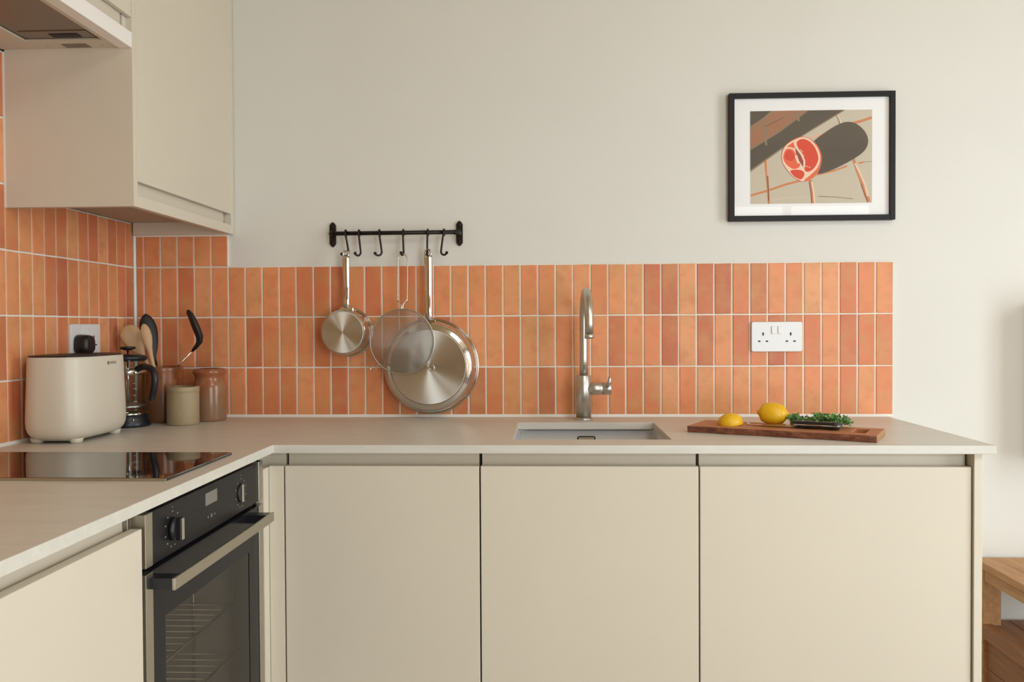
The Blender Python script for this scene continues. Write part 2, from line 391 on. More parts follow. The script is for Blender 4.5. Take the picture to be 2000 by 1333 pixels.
b = B().prism([(-PL, ZB-0.004), (0.004, ZB-0.004), (0.0005, ZB+0.0035), (-PL, ZB+0.0035)], -0.9, -0.002, 'y')
part('sealant', b, 'sealant', wall_left)

# ------------------------------------------------------------------ worktop
CT, CB = 0.905, 0.886
SX0, SX1, SY0, SY1 = 1.158, 1.530, -0.515, -0.157
CE = 0.6145          # front edge of the left run
xs = [-0.006, CE, SX0, SX1, 2.2235]; ys = [-1.86, -0.615, SY0, SY1, 0.006]
def keep(i, j):
    if i < 0 or j < 0 or i > 3 or j > 3: return False
    if j == 0 and i > 0: return False
    return not (i == 2 and j == 2)
b = B(); vt = {}
def gv(i, j, z):
    if (i, j, z) not in vt: vt[(i, j, z)] = b.v((xs[i], ys[j], z))
    return vt[(i, j, z)]
# right end tapers to the end of the tiling at the wall
for i in range(4):
    for j in range(4):
        if not keep(i, j): continue
        b.f([gv(i, j, CT), gv(i+1, j, CT), gv(i+1, j+1, CT), gv(i, j+1, CT)]); b.f([gv(i, j, CB), gv(i, j+1, CB), gv(i+1, j+1, CB), gv(i+1, j, CB)])
        for (di, dj, p, q) in ((-1, 0, (i, j), (i, j+1)), (1, 0, (i+1, j), (i+1, j+1)), (0, -1, (i, j), (i+1, j)), (0, 1, (i, j+1), (i+1, j+1))):
            if not keep(i+di, j+dj): b.f([gv(*p, CT), gv(*q, CT), gv(*q, CB), gv(*p, CB)])
o = part('worktop', b, 'worktop_stone', bevel=0.0012)
tag(o, 'pale grey-beige stone L-shaped worktop running along both tiled walls', 'worktop')

# ------------------------------------------------------------------ base units
DY, DX = -0.595, 0.598           # door faces of the two runs
DTOP = 0.8540
def rail_profile():              # (depth from door face, z) of the recessed grip channel
    pts = [(0.021, 0.832), (0.023, 0.840)]
    for k in range(9):
        a = PI/2*k/8; pts.append((0.0215+0.0055*math.sin(a), 0.842+0.020*(1-math.cos(a))))
    pts += [(0.027, 0.874), (0.025, CB), (0.044, CB), (0.046, 0.860), (0.044, 0.832)]
    return pts
def base_unit_back(label, x0, x1):
    t = thing('base_cabinet', label, 'cabinet', (x0, DY, 0), 'base cabinets under the worktop')
    b = B().box(x0+0.0015, x0+0.018, -0.545, -0.02, 0.15, CB).box(x1-0.018, x1-0.0015, -0.545, -0.02, 0.15, CB)
    b.box(x0+0.0015, x0+0.018, -0.573, -0.545, 0.15, 0.83).box(x1-0.018, x1-0.0015, -0.573, -0.545, 0.15, 0.83)
    b.box(x0+0.018, x1-0.018, -0.57, -0.02, 0.15, 0.168).box(x0+0.018, x1-0.018, -0.04, -0.03, 0.168, 0.6)
    part('carcass', b, 'cabinet_carcass', t)
    part('door', B().box(x0+0.0017, x1-0.0017, DY, DY+0.019, 0.155, DTOP), 'cabinet_paint', t, 0.0012)
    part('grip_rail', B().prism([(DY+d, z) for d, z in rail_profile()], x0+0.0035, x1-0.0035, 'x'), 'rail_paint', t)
    part('plinth', B().box(x0, x1, -0.545, -0.53, 0.0, 0.15), 'cabinet_paint', t)
    return t
XU = [0.6345, 1.0855, 1.5808, 2.1812]
base_unit_back('beige handleless base cabinet beside the oven corner, narrowest of the row', XU[0], XU[1])
base_unit_back('beige handleless base cabinet directly below the sink and tap', XU[1], XU[2])
base_unit_back('beige handleless base cabinet under the chopping board, next to the end panel', XU[2], XU[3])
# the rail of the last unit stops short of the end panel
o = part('end_panel', B().box(2.1830, 2.2010, -0.601, 0.004, 0.0, CB), 'cabinet_paint', None, 0.001)
tag(o, 'tall thin beige end panel closing the cabinet row at the right end of the worktop', 'panel')
t = thing('corner_post', 'narrow beige corner post between oven and first base cabinet', 'panel', (0.598, -0.595, 0))
part('post_board', B().box(0.5985, XU[0]-0.0017, DY, DY+0.018, 0.0, DTOP), 'cabinet_paint', t, 0.001)
part('post_board', B().box(0.580, 0.5985, -0.630, DY, 0.0, DTOP-0.002), 'cabinet_paint', t, 0.001)
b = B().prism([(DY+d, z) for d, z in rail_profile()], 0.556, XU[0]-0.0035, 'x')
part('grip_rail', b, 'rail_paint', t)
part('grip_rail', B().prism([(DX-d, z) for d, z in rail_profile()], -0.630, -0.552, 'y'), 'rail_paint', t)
# left run
t = thing('base_cabinet', 'beige base cabinet on the near side of the black oven', 'cabinet', (DX, -1.215, 0), 'base cabinets under the worktop')
ya, yb = -1.815, -1.2145
part('carcass', B().box(0.02, 0.55, yb-0.018, yb-0.0015, 0.15, CB).box(0.55, 0.575, yb-0.018, yb-0.0015, 0.15, 0.83).box(0.02, 0.57, ya, ya+0.018, 0.15, 0.83).box(0.02, 0.57, ya, yb-0.018, 0.15, 0.168), 'cabinet_carcass', t)
part('door', B().box(DX-0.019, DX, ya, yb-0.002, 0.155, DTOP), 'cabinet_paint', t, 0.0012)
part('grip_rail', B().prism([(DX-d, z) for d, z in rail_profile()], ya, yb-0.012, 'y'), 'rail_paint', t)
part('plinth', B().box(0.53, 0.545, ya, yb, 0, 0.15), 'cabinet_paint', t)
t = thing('oven_housing', 'beige cabinet housing carrying the black oven below the worktop', 'cabinet', (0.3, -0.92, 0))
part('carcass', B().box(0.02, 0.572, -1.2125, -1.2085, 0.1, CB).box(0.02, 0.572, -0.632, -0.630, 0.1, CB).box(0.02, 0.55, -1.2085, -0.632, 0.258, 0.272), 'cabinet_carcass', t)
part('lower_front', B().box(DX-0.019, DX, -1.2115, -0.632, 0.155, 0.268), 'cabinet_paint', t, 0.001)
part('plinth', B().box(0.53, 0.545, -1.2115, -0.632, 0, 0.15), 'cabinet_paint', t)

# ------------------------------------------------------------------ oven
OY0, OY1 = -1.2065, -0.6335
ov = thing('built_in_oven', 'black glass built-in oven with steel bar handle set under the worktop', 'oven', (DX, -0.92, 0.275))
# cavity: five walls, open to the door
b = B().box(0.05, 0.55, OY0+0.02, OY0+0.03, 0.275, 0.865).box(0.05, 0.55, OY1-0.03, OY1-0.02, 0.275, 0.865)
b.box(0.05, 0.06, OY0+0.03, OY1-0.03, 0.275, 0.865).box(0.06, 0.55, OY0+0.03, OY1-0.03, 0.275, 0.33).box(0.06, 0.55, OY0+0.03, OY1-0.03, 0.72, 0.865)
part('cavity', b, 'enamel_grey', ov)
for s_ in (0.45, 0.56, 0.65):
    b = B()
    for k in range(15):
        yy = OY0+0.05+k*(OY1-OY0-0.10)/14; b.tube([(0.09, yy, s_), (0.54, yy, s_)], 0.0016, 5)
    for xx in (0.09, 0.30, 0.54): b.tube([(xx, OY0+0.035, s_), (xx, OY1-0.035, s_)], 0.0028, 6)
    part('wire_shelf', b, 'steel_wire', ov)
b = B()
for xx in (0.15, 0.45): part('shelf_support', B().tube([(xx, OY1-0.036, 0.35), (xx, OY1-0.036, 0.71)], 0.003, 6), 'steel_polished', ov)
# fascia
GZ0, GZ1 = 0.7770, 0.7860
fa = part('control_panel', B().box(0.56, DX-0.001, OY0+0.026, -0.6795, GZ1, 0.8735), 'oven_black', ov, 0.0008)
part('control_panel_edge', B().box(0.565, DX-0.003, -0.6775, OY1+0.0, GZ1, 0.8735), 'oven_glass_frame', ov)
part('side_trim', B().box(0.56, DX+0.001, OY0, OY0+0.0255, GZ1, 0.8735), 'steel_trim', ov, 0.001)
part('side_trim', B().box(0.56, DX-0.0005, -0.6600, OY1, GZ1, 0.8735), 'steel_trim', ov, 0.001)
part('display', B().box(DX-0.0012, DX-0.0004, -0.9600, -0.9025, 0.8365, 0.8600), 'display_grey', ov)
def knob(yc, zc, out):
    k = part('knob', B().lathe([(0.0200, DX-0.001), (0.0200, DX+out*0.36), (0.0175, DX+out*0.42), (0.0170, DX+out*0.48)], 28, (0, yc, zc), 'x'), 'black_plastic', ov)
    part('knob_grip', B().box(DX+out*0.4, DX+out-0.0011, yc-0.0065, yc+0.0065, zc-0.0195, zc+0.0195), 'black_plastic', k, 0.002)
    part('knob_cap', B().box(DX+out-0.0013, DX+out, yc-0.0050, yc+0.0052, zc-0.0185, zc+0.0185), 'steel_polished', k, 0.0005)
    b = B()
    for a in (50, 20, -15, -45, -75, 130, 160, 195, 225, 255, 90):
        rr = 0.0300; cy, cz_ = yc+rr*math.cos(math.radians(a)), zc+rr*math.sin(math.radians(a))
        b.box(DX-0.0011, DX-0.0006, cy-0.0016, cy+0.0016, cz_-0.0010, cz_+0.0012)
        if a == 90: b.box(DX-0.0011, DX-0.0006, cy-0.0006, cy+0.0006, cz_+0.006, cz_+0.009)
    part('dial_marks', b, 'printed_grey', k)
knob(-1.1015, 0.8275, 0.0176); knob(-0.7710, 0.8255, 0.0040)      # the second one is pushed in
b = B()
for dy in (-0.016, 0.0, 0.016):
    b.box(DX-0.0011, DX-0.0006, -0.931+dy-0.0012, -0.931+dy+0.0012, 0.8115, 0.8150)
    b.tube([(DX-0.0006, -0.931+dy+0.004*math.cos(a*PI/6), 0.8133+0.004*math.sin(a*PI/6)) for a in range(13)], 0.0003, 4, False) if dy == 0 else None
part('touch_marks', b, 'printed_grey', ov)
# door
WY0, WY1, WZ0, WZ1 = -1.134, -0.726, 0.36, 0.688
dr = part('door', B().box(0.562, DX-0.001, OY0+0.026, WY0, 0.278, GZ0).box(0.562, DX-0.001, WY1, -0.6795, 0.278, GZ0).box(0.562, DX-0.001, WY0, WY1, WZ1, GZ0).box(0.562, DX-0.001, WY0, WY1, 0.278, WZ0), 'oven_glass_frame', ov)
part('window_pane', B().box(DX-0.006, DX-0.002, WY0, WY1, WZ0, WZ1), 'oven_window_glass', dr)
part('door_edge', B().box(0.565, DX-0.003, -0.6775, -0.6610, 0.278, GZ0), 'oven_glass_frame', dr)
part('side_trim', B().box(0.562, DX+0.001, OY0, OY0+0.0255, 0.278, GZ0-0.001), 'steel_trim', dr, 0.001)
part('side_trim', B().box(0.562, DX-0.0005, -0.6600, OY1, 0.278, GZ0-0.001), 'steel_trim', dr, 0.001)
HX = DX+0.046
part('handle', B().box(HX-0.006, HX, -1.2000, -0.6985, 0.7505, 0.7705), 'steel_trim', dr, 0.0015)
part('handle_bracket', B().box(DX-0.002, HX-0.006, -1.1985, -1.168, 0.7515, 0.7695), 'navy_plastic', dr, 0.001)
part('handle_bracket', B().box(DX-0.002, HX-0.006, -0.730, -0.7000, 0.7515, 0.7695), 'navy_plastic', dr, 0.001)

# ------------------------------------------------------------------ hob
hb = thing('induction_hob', 'narrow black glass induction hob let into the worktop beside the toaster', 'hob', (0.32, -0.92, CT))
part('glass_plate', B().box(0.066, 0.5765, -1.0770, -0.7640, CT-0.0005, CT+0.0055), 'hob_glass', hb, 0.0015)
part('front_trim', B().box(0.066, 0.5765, -1.0800, -1.0772, CT-0.0005, CT+0.0050), 'steel_trim', hb, 0.0008)

# ------------------------------------------------------------------ wall cabinets and hood
UX, UZ, UN = 0.303, 1.4505, -0.6205
t = thing('wall_cabinet', 'tall beige wall cabinet hung in the corner above the utensil crock', 'cabinet', (0.15, -0.31, UZ))
part('end_panel', B().box(0.004, UX, UN, -0.6020, UZ, 2.40), 'cabinet_paint', t, 0.001)
part('far_panel', B().box(0.004, UX, -0.0160, 0.006, UZ, 2.40), 'cabinet_paint', t, 0.001)
part('bottom_panel', B().box(0.0015, UX-0.0185, -0.6020, -0.0160, 1.4865, 1.5045), 'cabinet_carcass', t)
part('top_panel', B().box(0.004, UX-0.0185, -0.6020, -0.0160, 2.382, 2.40), 'cabinet_carcass', t)
part('lower_fascia', B().box(UX-0.018, UX-0.0005, -0.6020, -0.0405, UZ+0.0005, 1.4775), 'cabinet_paint', t, 0.0006)
part('lower_fascia', B().box(UX-0.018, UX-0.0005, -0.0405, -0.0160, UZ+0.0005, 1.4765), 'cabinet_paint', t)
part('grip_rail', B().box(UX-0.019, UX-0.0150, -0.6020, -0.0405, 1.4775, 1.535), 'rail_paint', t)
part('grip_rail_end', B().box(UX-0.034, UX-0.030, -0.0405, -0.0160, 1.4765, 1.535), 'cabinet_paint', t)
part('door', B().box(UX-0.012, UX-0.0005, -0.5995, -0.0165, 1.5100, 2.397), 'cabinet_paint', t, 0.001)
part('sealant', B().box(-0.001, 0.0040, UN-0.001, -0.612, UZ, 1.806), 'sealant', t)
# cabinet over the hood
HN0, HN1 = -1.222, -0.6215
t = thing('hood_cabinet', 'beige wall cabinet built over the extractor hood', 'cabinet', (0.15, -0.92, 1.845))
part('side_panel', B().box(0.004, UX-0.0005, HN0, HN0+0.018, 1.845, 2.40), 'cabinet_paint', t)
part('side_panel', B().box(0.004, UX-0.014, HN1-0.018, HN1, 1.845, 2.40), 'cabinet_paint', t)
part('recessed_fascia', B().box(UX-0.020, UX-0.014, HN0+0.018, HN1-0.0265, 1.8445, 1.93), 'rail_paint', t)
part('door', B().box(UX-0.012, UX-0.0005, HN0+0.003, HN1-0.001, 1.8775, 2.397), 'cabinet_paint', t, 0.001)
hd = thing('extractor_hood', 'slim built-in extractor hood with pale front lip and dark filter', 'hood', (0.15, -0.92, 1.81))
part('front_lip', B().box(UX-0.030, UX, HN0, HN1, 1.8085, 1.8435), 'hood_white', hd, 0.0012)
FX0, FX1, FY1 = 0.085, 0.2620, -0.672
b = B().box(0.0, FX0, HN0, HN1, 1.8105, 1.816).box(FX1, UX-0.031, HN0, HN1, 1.8105, 1.816).box(FX0, FX1, FY1, HN1, 1.8105, 1.816).box(FX0, FX1, HN0, HN0+0.05, 1.8105, 1.816)
part('underside_frame', b, 'rail_paint', hd, 0.0008)
part('body', B().box(0.0, UX-0.031, HN0, HN1, 1.8262, 1.8430), 'cabinet_carcass', hd)
fl = part('grease_filter', B().box(FX0-0.002, FX1+0.002, HN0+0.045, FY1+0.003, 1.8170, 1.8260), 'filter_aluminium', hd)
part('filter_latch_plate', B().box(FX0+0.012, FX1-0.012, FY1-0.048, FY1-0.004, 1.8150, 1.8172), 'filter_aluminium', fl, 0.001)
part('filter_handle', B().box(0.158, 0.222, FY1-0.034, FY1-0.012, 1.8135, 1.8152), 'dark_slot', fl, 0.001)
part('lamp_cover', B().box(0.155, 0.212, -0.652, -0.626, 1.8098, 1.8108), 'filter_aluminium', hd)
b = B()
for xx in (0.118, 0.245): part('screw', B().lathe([(0.003, 1.8095), (0.003, 1.811)], 10, (xx, -0.640, 0)), 'steel_trim', hd)

# ------------------------------------------------------------------ sink and tap
sk = thing('undermount_sink', 'stainless steel undermount sink bowl below the tap', 'sink', (1.344, -0.336, 0.70))
e, r_ = 0.006, 0.03
lo = [rrect(SX0-e+i, SX1+e-i, SY0-e+i, SY1+e-i, r_) for i in (0, 0.0, 0.004, 0.03)]
zz = (CB-0.0005, 0.735, 0.715, 0.705)
b = B(); b.loft([[(x, y, z) for x, y in l] for l, z in zip(lo, zz)], caps=False); L = [b.v((x, y, 0.705)) for x, y in lo[-1]]; b.f(L)
o = part('bowl', b, 'steel_sink', sk)
md = o.modifiers.new('solidify', 'SOLIDIFY'); md.thickness = 0.0012; md.offset = 1
zo = 0.866
b = B()
ow = [(1.322, zo-0.024), (1.322, zo-0.002), (1.3245, zo), (1.3665, zo), (1.369, zo-0.002), (1.369, zo-0.024)]
b.tube([(x, SY1+e-0.003, z) for x, z in ow], 0.0016, 6)
ovf = part('overflow', b, 'dark_slot', sk)
part('overflow_cover', B().box(1.3245, 1.3665, SY1+e-0.006, SY1+e-0.001, zo-0.024, zo-0.002), 'steel_polished', sk, 0.0008)
b = B().lathe([(0.042, 0.7055), (0.042, 0.7075), (0.036, 0.7085), (0.02, 0.7065)], 28, (1.344, -0.33, 0)); part('waste', b, 'steel_polished', sk)

TX, TY = 1.3405, -0.078
tp = thing('kitchen_tap', 'brushed steel swan-neck mixer tap standing behind the sink', 'tap', (TX, TY, CT))
part('base_ring', B().lathe([(0.0265, CT), (0.0265, CT+0.003), (0.0225, CT+0.007)], 36, (TX, TY, 0)), 'steel_brushed', tp)
part('body', B().lathe([(0.0215, CT+0.006), (0.0215, 1.0305), (0.0205, 1.0315), (0.012, 1.0317)], 36, (TX, TY, 0)), 'steel_brushed', tp)
path = [(TX+0.001, TY, 1.030)]
R_ = 0.082; ang = math.radians(-87); dx, dy = math.cos(ang), math.sin(ang)    # spout swings towards the sink
zt_ = 1.184
path += [(TX+0.001, TY, 1.08), (TX+0.001, TY, 1.14)]
for k in range(0, 19):
    a = PI-PI*k/18; d = R_+R_*math.cos(a); path.append((TX+0.001+dx*d, TY+dy*d, zt_+R_*math.sin(a)))
path.append((TX+0.001+dx*2*R_, TY+dy*2*R_, 1.150))
part('spout', B().tube(path, 0.0118, 24), 'steel_brushed', tp)
part('aerator', B().lathe([(0.0125, 1.151), (0.0125, 1.1385), (0.009, 1.1380)], 24, (TX+0.001+dx*2*R_, TY+dy*2*R_, 0)), 'steel_brushed', tp)
MZ = 0.9935
part('mixer_valve', B().lathe([(0.0180, TX+0.004), (0.0180, TX+0.0535), (0.0172, TX+0.0540)], 30, (0, TY, MZ), 'x'), 'steel_brushed', tp)
cp = part('mixer_cap', B().lathe([(0.0172, TX+0.0548), (0.0180, TX+0.0553), (0.0180, TX+0.0775), (0.0170, TX+0.0787)], 30, (0, TY, MZ), 'x'), 'steel_brushed', tp)
part('lever', B().tube([(TX+0.066, TY-0.012, MZ+0.004), (TX+0.071, TY-0.018, MZ+0.016), (TX+0.0745, TY-0.022, MZ+0.034)], [0.0060, 0.0056, 0.0050], 12), 'steel_brushed', tp)

# ------------------------------------------------------------------ sockets
def socket(x0, x1, z0, z1, y, label, M):
    t = thing('wall_socket', label, 'socket', M @ Vector(((x0+x1)/2, y, (z0+z1)/2)))
    b = B(M).prism(rrect(x0, x1, z0, z1, 0.006), y-0.0075, y+0.0012, 'y'); part('faceplate', b, 'white_plastic', t, 0.0018)
    w = x1-x0; cx = (x0+x1)/2; F = y-0.0075
    for s_ in (-1, 1):
        o = part('switch', B(M).box(cx+s_*0.0092-0.0065, cx+s_*0.0092+0.0065, F-0.003, F+0.001, z1-0.036, z1-0.013), 'white_plastic', t, 0.0012)
        c = cx+s_*0.0395
        b = B(M).box(c-0.0022, c+0.0022, F-0.0003, F+0.002, z1-0.040, z1-0.0310)
        b.box(c-0.0145, c-0.0075, F-0.0003, F+0.002, z1-0.0585, z1-0.0545).box(c+0.0075, c+0.0145, F-0.0003, F+0.002, z1-0.0585, z1-0.0545)
        part('pin_slots', b, 'dark_slot', t)
    return t
I4 = Matrix.Identity(4); ML = Matrix.Rotation(PI/2, 4, 'Z')
socket(1.8305, 1.9762, 1.0945, 1.1815, 0.0, 'white double wall socket above the chopping board', I4)
socket(-0.3645, -0.2175, 1.0985, 1.1845, 0.0, 'white double wall socket behind the toaster', ML)
t = thing('mains_plug', 'black three-pin plug pushed into the socket behind the toaster', 'plug', (0.007, -0.330, 1.138))
pts = []
for k in range(24):
    a = 2*PI*k/24; ca, sa = math.cos(a), math.sin(a)
    pts.append((0.0255*math.copysign(abs(ca)**0.62, ca)*(1-0.10*sa), 0.0255*math.copysign(abs(sa)**0.62, sa)))
b = B(); b.loft([[(xx, -0.330+p[0]*s_, 1.131+p[1]*s_) for p in pts] for xx, s_ in ((0.0074, 0.92), (0.0120, 1.0), (0.030, 0.98), (0.040, 0.88), (0.0435, 0.70))]); part('plug_body', b, 'black_plastic', t)
b = B(); b.tube(bez([(0.030, -0.330, 1.108), (0.036, -0.333, 1.085), (0.030, -0.338, 1.05), (0.020, -0.338, 0.99), (0.018, -0.335, 0.93), (0.022, -0.338, 0.909)]), 0.0033, 8); part('cable', b, 'black_soft', t)

# ------------------------------------------------------------------ toaster
tx0, tx1, ty0, ty1 = 0.0135, 0.174, -0.627, -0.357
TM = Matrix.Identity(4)
ts = thing('toaster', 'cream rounded two-slice toaster standing on the worktop by the left wall', 'toaster', (0.0935, -0.49, CT))
def toast_loop(ins, z, n=64):
    cx, cy = (tx0+tx1)/2, (ty0+ty1)/2; a, c = (tx1-tx0)/2-ins, (ty1-ty0)/2-ins; out = []
    for k in range(n):
        th = 2*PI*k/n; ct, st = math.cos(th), math.sin(th); ex = 2/3.4
        out.append((cx+a*math.copysign(abs(ct)**ex, ct), cy+c*math.copysign(abs(st)**ex, st), z))
    return out
prof = [(0.040, 0.9125), (0.024, 0.9140), (0.011, 0.9200), (0.0045, 0.9290), (0.0010, 0.9400), (0.0, 0.955), (0.0012, 1.00), (0.0030, 1.05), (0.0045, 1.098), (0.0052, 1.1055), (0.0072, 1.1068), (0.0095, 1.1040)]
b = B(); b.loft([toast_loop(i, z) for i, z in prof]); part('shell', b, 'cream_plastic', ts)
b = B(); b.loft([toast_loop(i, z) for i, z in [(0.0072, 1.1035), (0.0062, 1.1078), (0.0080, 1.1098), (0.018, 1.1105), (0.024, 1.1075)]]); tpn = part('top_plate', b, 'black_plastic', ts)
for xx in (0.072, 0.115): part('bread_slot', B().box(xx-0.012, xx+0.012, -0.585, -0.40, 1.1068, 1.1078), 'dark_slot', tpn)
for fx, fy in ((0.046, -0.582), (0.139, -0.582), (0.139, -0.405), (0.046, -0.405)):
    part('foot', B().lathe([(0.0105, CT), (0.0135, CT+0.003), (0.0165, CT+0.0125)], 18, (fx, fy, 0)), 'cream_plastic', ts)
part('underplate', B().box(0.046, 0.139, -0.592, -0.395, CT+0.0055, CT+0.0125), 'cream_plastic', ts, 0.004)
part('lever', B().box(0.082, 0.106, ty1-0.002, ty1+0.016, 1.03, 1.045), 'black_plastic', ts, 0.003)
lx = tx1-0.0038
text_mesh('lettering', 'BOSCH', 0.0088, 'printed_dark', ts, Matrix.Translation((lx-0.0001, -0.4655, 1.0885)) @ Matrix.Rotation(math.radians(-0.5), 4, 'Y') @ FACE_X)
b = B(); b.tube([(lx+0.0002, -0.4895+0.0042*math.cos(a*PI/10), 1.0885+0.0042*math.sin(a*PI/10)) for a in range(21)], 0.0005, 5, False)
b.box(lx-0.0005, lx+0.0004, -0.4907, -0.4883, 1.0863, 1.0907); part('emblem', b, 'printed_dark', ts)

# ------------------------------------------------------------------ cafetiere
cx, cy = 0.0930, -0.236
cf = thing('cafetiere', 'glass cafetiere with black base, lid and curved handle, beside the toaster', 'coffee press', (cx, cy, CT))
c = (cx, cy, 0)
part('base', B().lathe([(0.0555, CT), (0.0570, CT+0.004), (0.0555, CT+0.012), (0.0510, CT+0.022), (0.0500, CT+0.033), (0.0480, CT+0.034), (0.044, CT+0.028)], 40, c), 'navy_plastic', cf)
b = B(); b.lathe([(0.0455, CT+0.030), (0.0465, CT+0.036), (0.0465, 1.085), (0.0475, 1.090), (0.0455, 1.090), (0.0445, 1.085), (0.0445, CT+0.037), (0.0435, CT+0.034)], 44, c, caps=False)
part('glass_beaker', b, 'clear_glass', cf)
part('steel_ring', B().lathe([(0.0484, CT+0.032), (0.0490, CT+0.033), (0.0490, CT+0.038), (0.0470, CT+0.0385), (0.0468, CT+0.032)], 40, c, caps=False), 'steel_polished', cf)
part('neck_band', B().lathe([(0.0468, 1.046), (0.0482, 1.0465), (0.0482, 1.0605), (0.0468, 1.061)], 40, c, caps=False), 'steel_polished', cf)
ld = part('lid', B().lathe([(0.043, 1.083), (0.0500, 1.0885), (0.0510, 1.0930), (0.0480, 1.0975), (0.030, 1.1010), (0.008, 1.1020)], 40, c), 'navy_plastic', cf)
kb = part('plunger_rod', B().lathe([(0.0025, 0.96), (0.0025, 1.118)], 10, c), 'steel_polished', cf)
part('plunger_knob', B().lathe([(0.004, 1.112), (0.018, 1.1155), (0.0210, 1.1180), (0.0210, 1.1208), (0.019, 1.1225), (0.006, 1.1228)], 30, c), 'black_plastic', kb)
part('plunger_disc', B().lathe([(0.043, 0.957), (0.0435, 0.958), (0.0435, 0.963), (0.036, 0.966), (0.004, 0.9665)], 36, c), 'steel_wire', kb)
ha = math.radians(-32); hx, hy = math.cos(ha), math.sin(ha)
hp = [(cx+hx*d, cy+hy*d, z) for d, z in ((0.046, 1.0620), (0.066, 1.0680), (0.092, 1.0680), (0.115, 1.0600), (0.1245, 1.0400), (0.1210, 1.0150), (0.1120, 0.9930), (0.1100, 0.9800))]
pth = bez(hp, 7); rr = [0.0088 if i < len(pth)-3 else 0.0080 for i in range(len(pth))]
part('handle', B().tube(pth, rr, 14), 'navy_plastic', cf)
part('stud', B().sphere((cx+0.0535*math.cos(-0.9), cy+0.0535*math.sin(-0.9), CT+0.020), 0.0042), 'steel_polished', cf)
b = B()
for zz_, w_ in ((0.975, 0.010), (0.992, 0.006), (1.009, 0.010), (1.024, 0.006)):
    for a in (-0.85,):
        pt = [(cx+0.0468*math.cos(a+k*w_/0.0468/4), cy+0.0468*math.sin(a+k*w_/0.0468/4), zz_) for k in range(5)]; b.tube(pt, 0.0008, 4)
part('measure_marks', b, 'white_plastic', cf)

# ------------------------------------------------------------------ stoneware
def hollow(outer, wall, floor):
    """close an outer lathe profile with an inner wall"""
    inner = [(max(0.002, r-wall), z) for r, z in outer if z > floor+outer[0][1]]
    return outer + inner[::-1] + [(max(0.002, outer[0][0]-wall), outer[0][1]+floor), (0.002, outer[0][1]+floor)]
KX, KY = 0.1365, -0.121
o = part('utensil_crock', B().lathe(hollow([(0.050, CT), (0.0535, CT+0.002), (0.0545, CT+0.008), (0.0550, 0.98), (0.0550, 1.040), (0.0565, 1.052), (0.0570, 1.058), (0.0560, 1.0625)], 0.0065, 0.008), 48, (KX, KY, 0)), 'salt_glaze_brown')
tag(o, 'tall brown glazed stoneware crock holding cooking utensils', 'crock')
o = part('stoneware_pot', B().lathe(hollow([(0.0405, CT), (0.0425, CT+0.0015), (0.0430, CT+0.006), (0.0430, 0.992), (0.0420, 0.9935), (0.0438, 0.996), (0.0440, 1.006), (0.0430, 1.0100), (0.0415, 1.0110)], 0.006, 0.008), 48, (0.2290, -0.1985, 0)), 'stoneware_beige')
tag(o, 'small straight-sided beige stoneware pot standing between two brown jars', 'pot')
o = part('stoneware_jar', B().lathe(hollow([(0.0440, CT), (0.0462, CT+0.002), (0.0470, CT+0.008), (0.0470, 1.000), (0.0460, 1.0090), (0.0425, 1.0170), (0.0405, 1.0230), (0.0410, 1.0320), (0.0425, 1.0370), (0.0455, 1.0410), (0.0462, 1.0460), (0.0450, 1.0520), (0.0410, 1.0550), (0.0360, 1.0555)], 0.008, 0.01), 52, (0.2625, -0.0930, 0)), 'salt_glaze_jar')
tag(o, 'brown salt-glazed stoneware jar with a rolled rim and necked shoulder', 'jar')
# utensils leaning in the crock
def blade_loft(b, path, ws, ts, side, n=16):
    """sweep an ellipse (half width w along side, half thickness t) along a path"""
    path = [Vector(p) for p in path]; side = Vector(side).normalized(); loops = []
    for i, p in enumerate(path):
        tn = (path[min(i+1, len(path)-1)]-path[max(i-1, 0)]).normalized(); s2 = (side-tn*side.dot(tn)).normalized(); n2 = tn.cross(s2)
        loops.append([tuple(p+s2*ws[i]*math.cos(2*PI*k/n)+n2*ts[i]*math.sin(2*PI*k/n)) for k in range(n)])
    b.loft(loops); return b
FLOOR = CT+0.0095
t = thing('wooden_spoon', 'broad pale wooden spoon leaning towards the left wall in the crock', 'spoon', (0.150, -0.108, FLOOR), 'utensils in the crock')
p0, p1 = Vector((0.165, -0.105, FLOOR+0.007)), Vector((0.0385, -0.136, 1.180))
pt = [p0.lerp(p1, k) for k in (0, 0.55, 0.66, 0.72, 0.78, 0.84, 0.89, 0.94, 0.975, 0.993, 1.0)]
part('spoon_body', blade_loft(B(), pt, [0.006, 0.0065, 0.0075, 0.014, 0.022, 0.0275, 0.0290, 0.0265, 0.0195, 0.0105, 0.002], [0.006, 0.006, 0.006, 0.0065, 0.0075, 0.008, 0.008, 0.0075, 0.006, 0.004, 0.0015], (0.9, 0.44, 0)), 'spoon_wood', t)
t = thing('slim_wooden_spoon', 'slim pale wooden spoon standing in front of the black spoon', 'spoon', (0.156, -0.13, FLOOR), 'utensils in the crock')
p0, p1 = Vector((0.152, -0.141, FLOOR+0.006)), Vector((0.1010, -0.158, 1.185))
pt = [p0.lerp(p1, k) for k in (0, 0.5, 0.66, 0.74, 0.80, 0.86, 0.92, 0.965, 0.99, 1.0)]
part('spoon_body', blade_loft(B(), pt, [0.0055, 0.0058, 0.0060, 0.0085, 0.0125, 0.0145, 0.0138, 0.0100, 0.0055, 0.0015], [0.0055, 0.0055, 0.0055, 0.0055, 0.006, 0.006, 0.006, 0.005, 0.003, 0.001], (0.9, 0.44, 0)), 'spoon_wood', t)
t = thing('black_cooking_spoon', 'black nylon cooking spoon at the back of the crock by the corner', 'spoon', (0.115, -0.088, FLOOR), 'utensils in the crock')
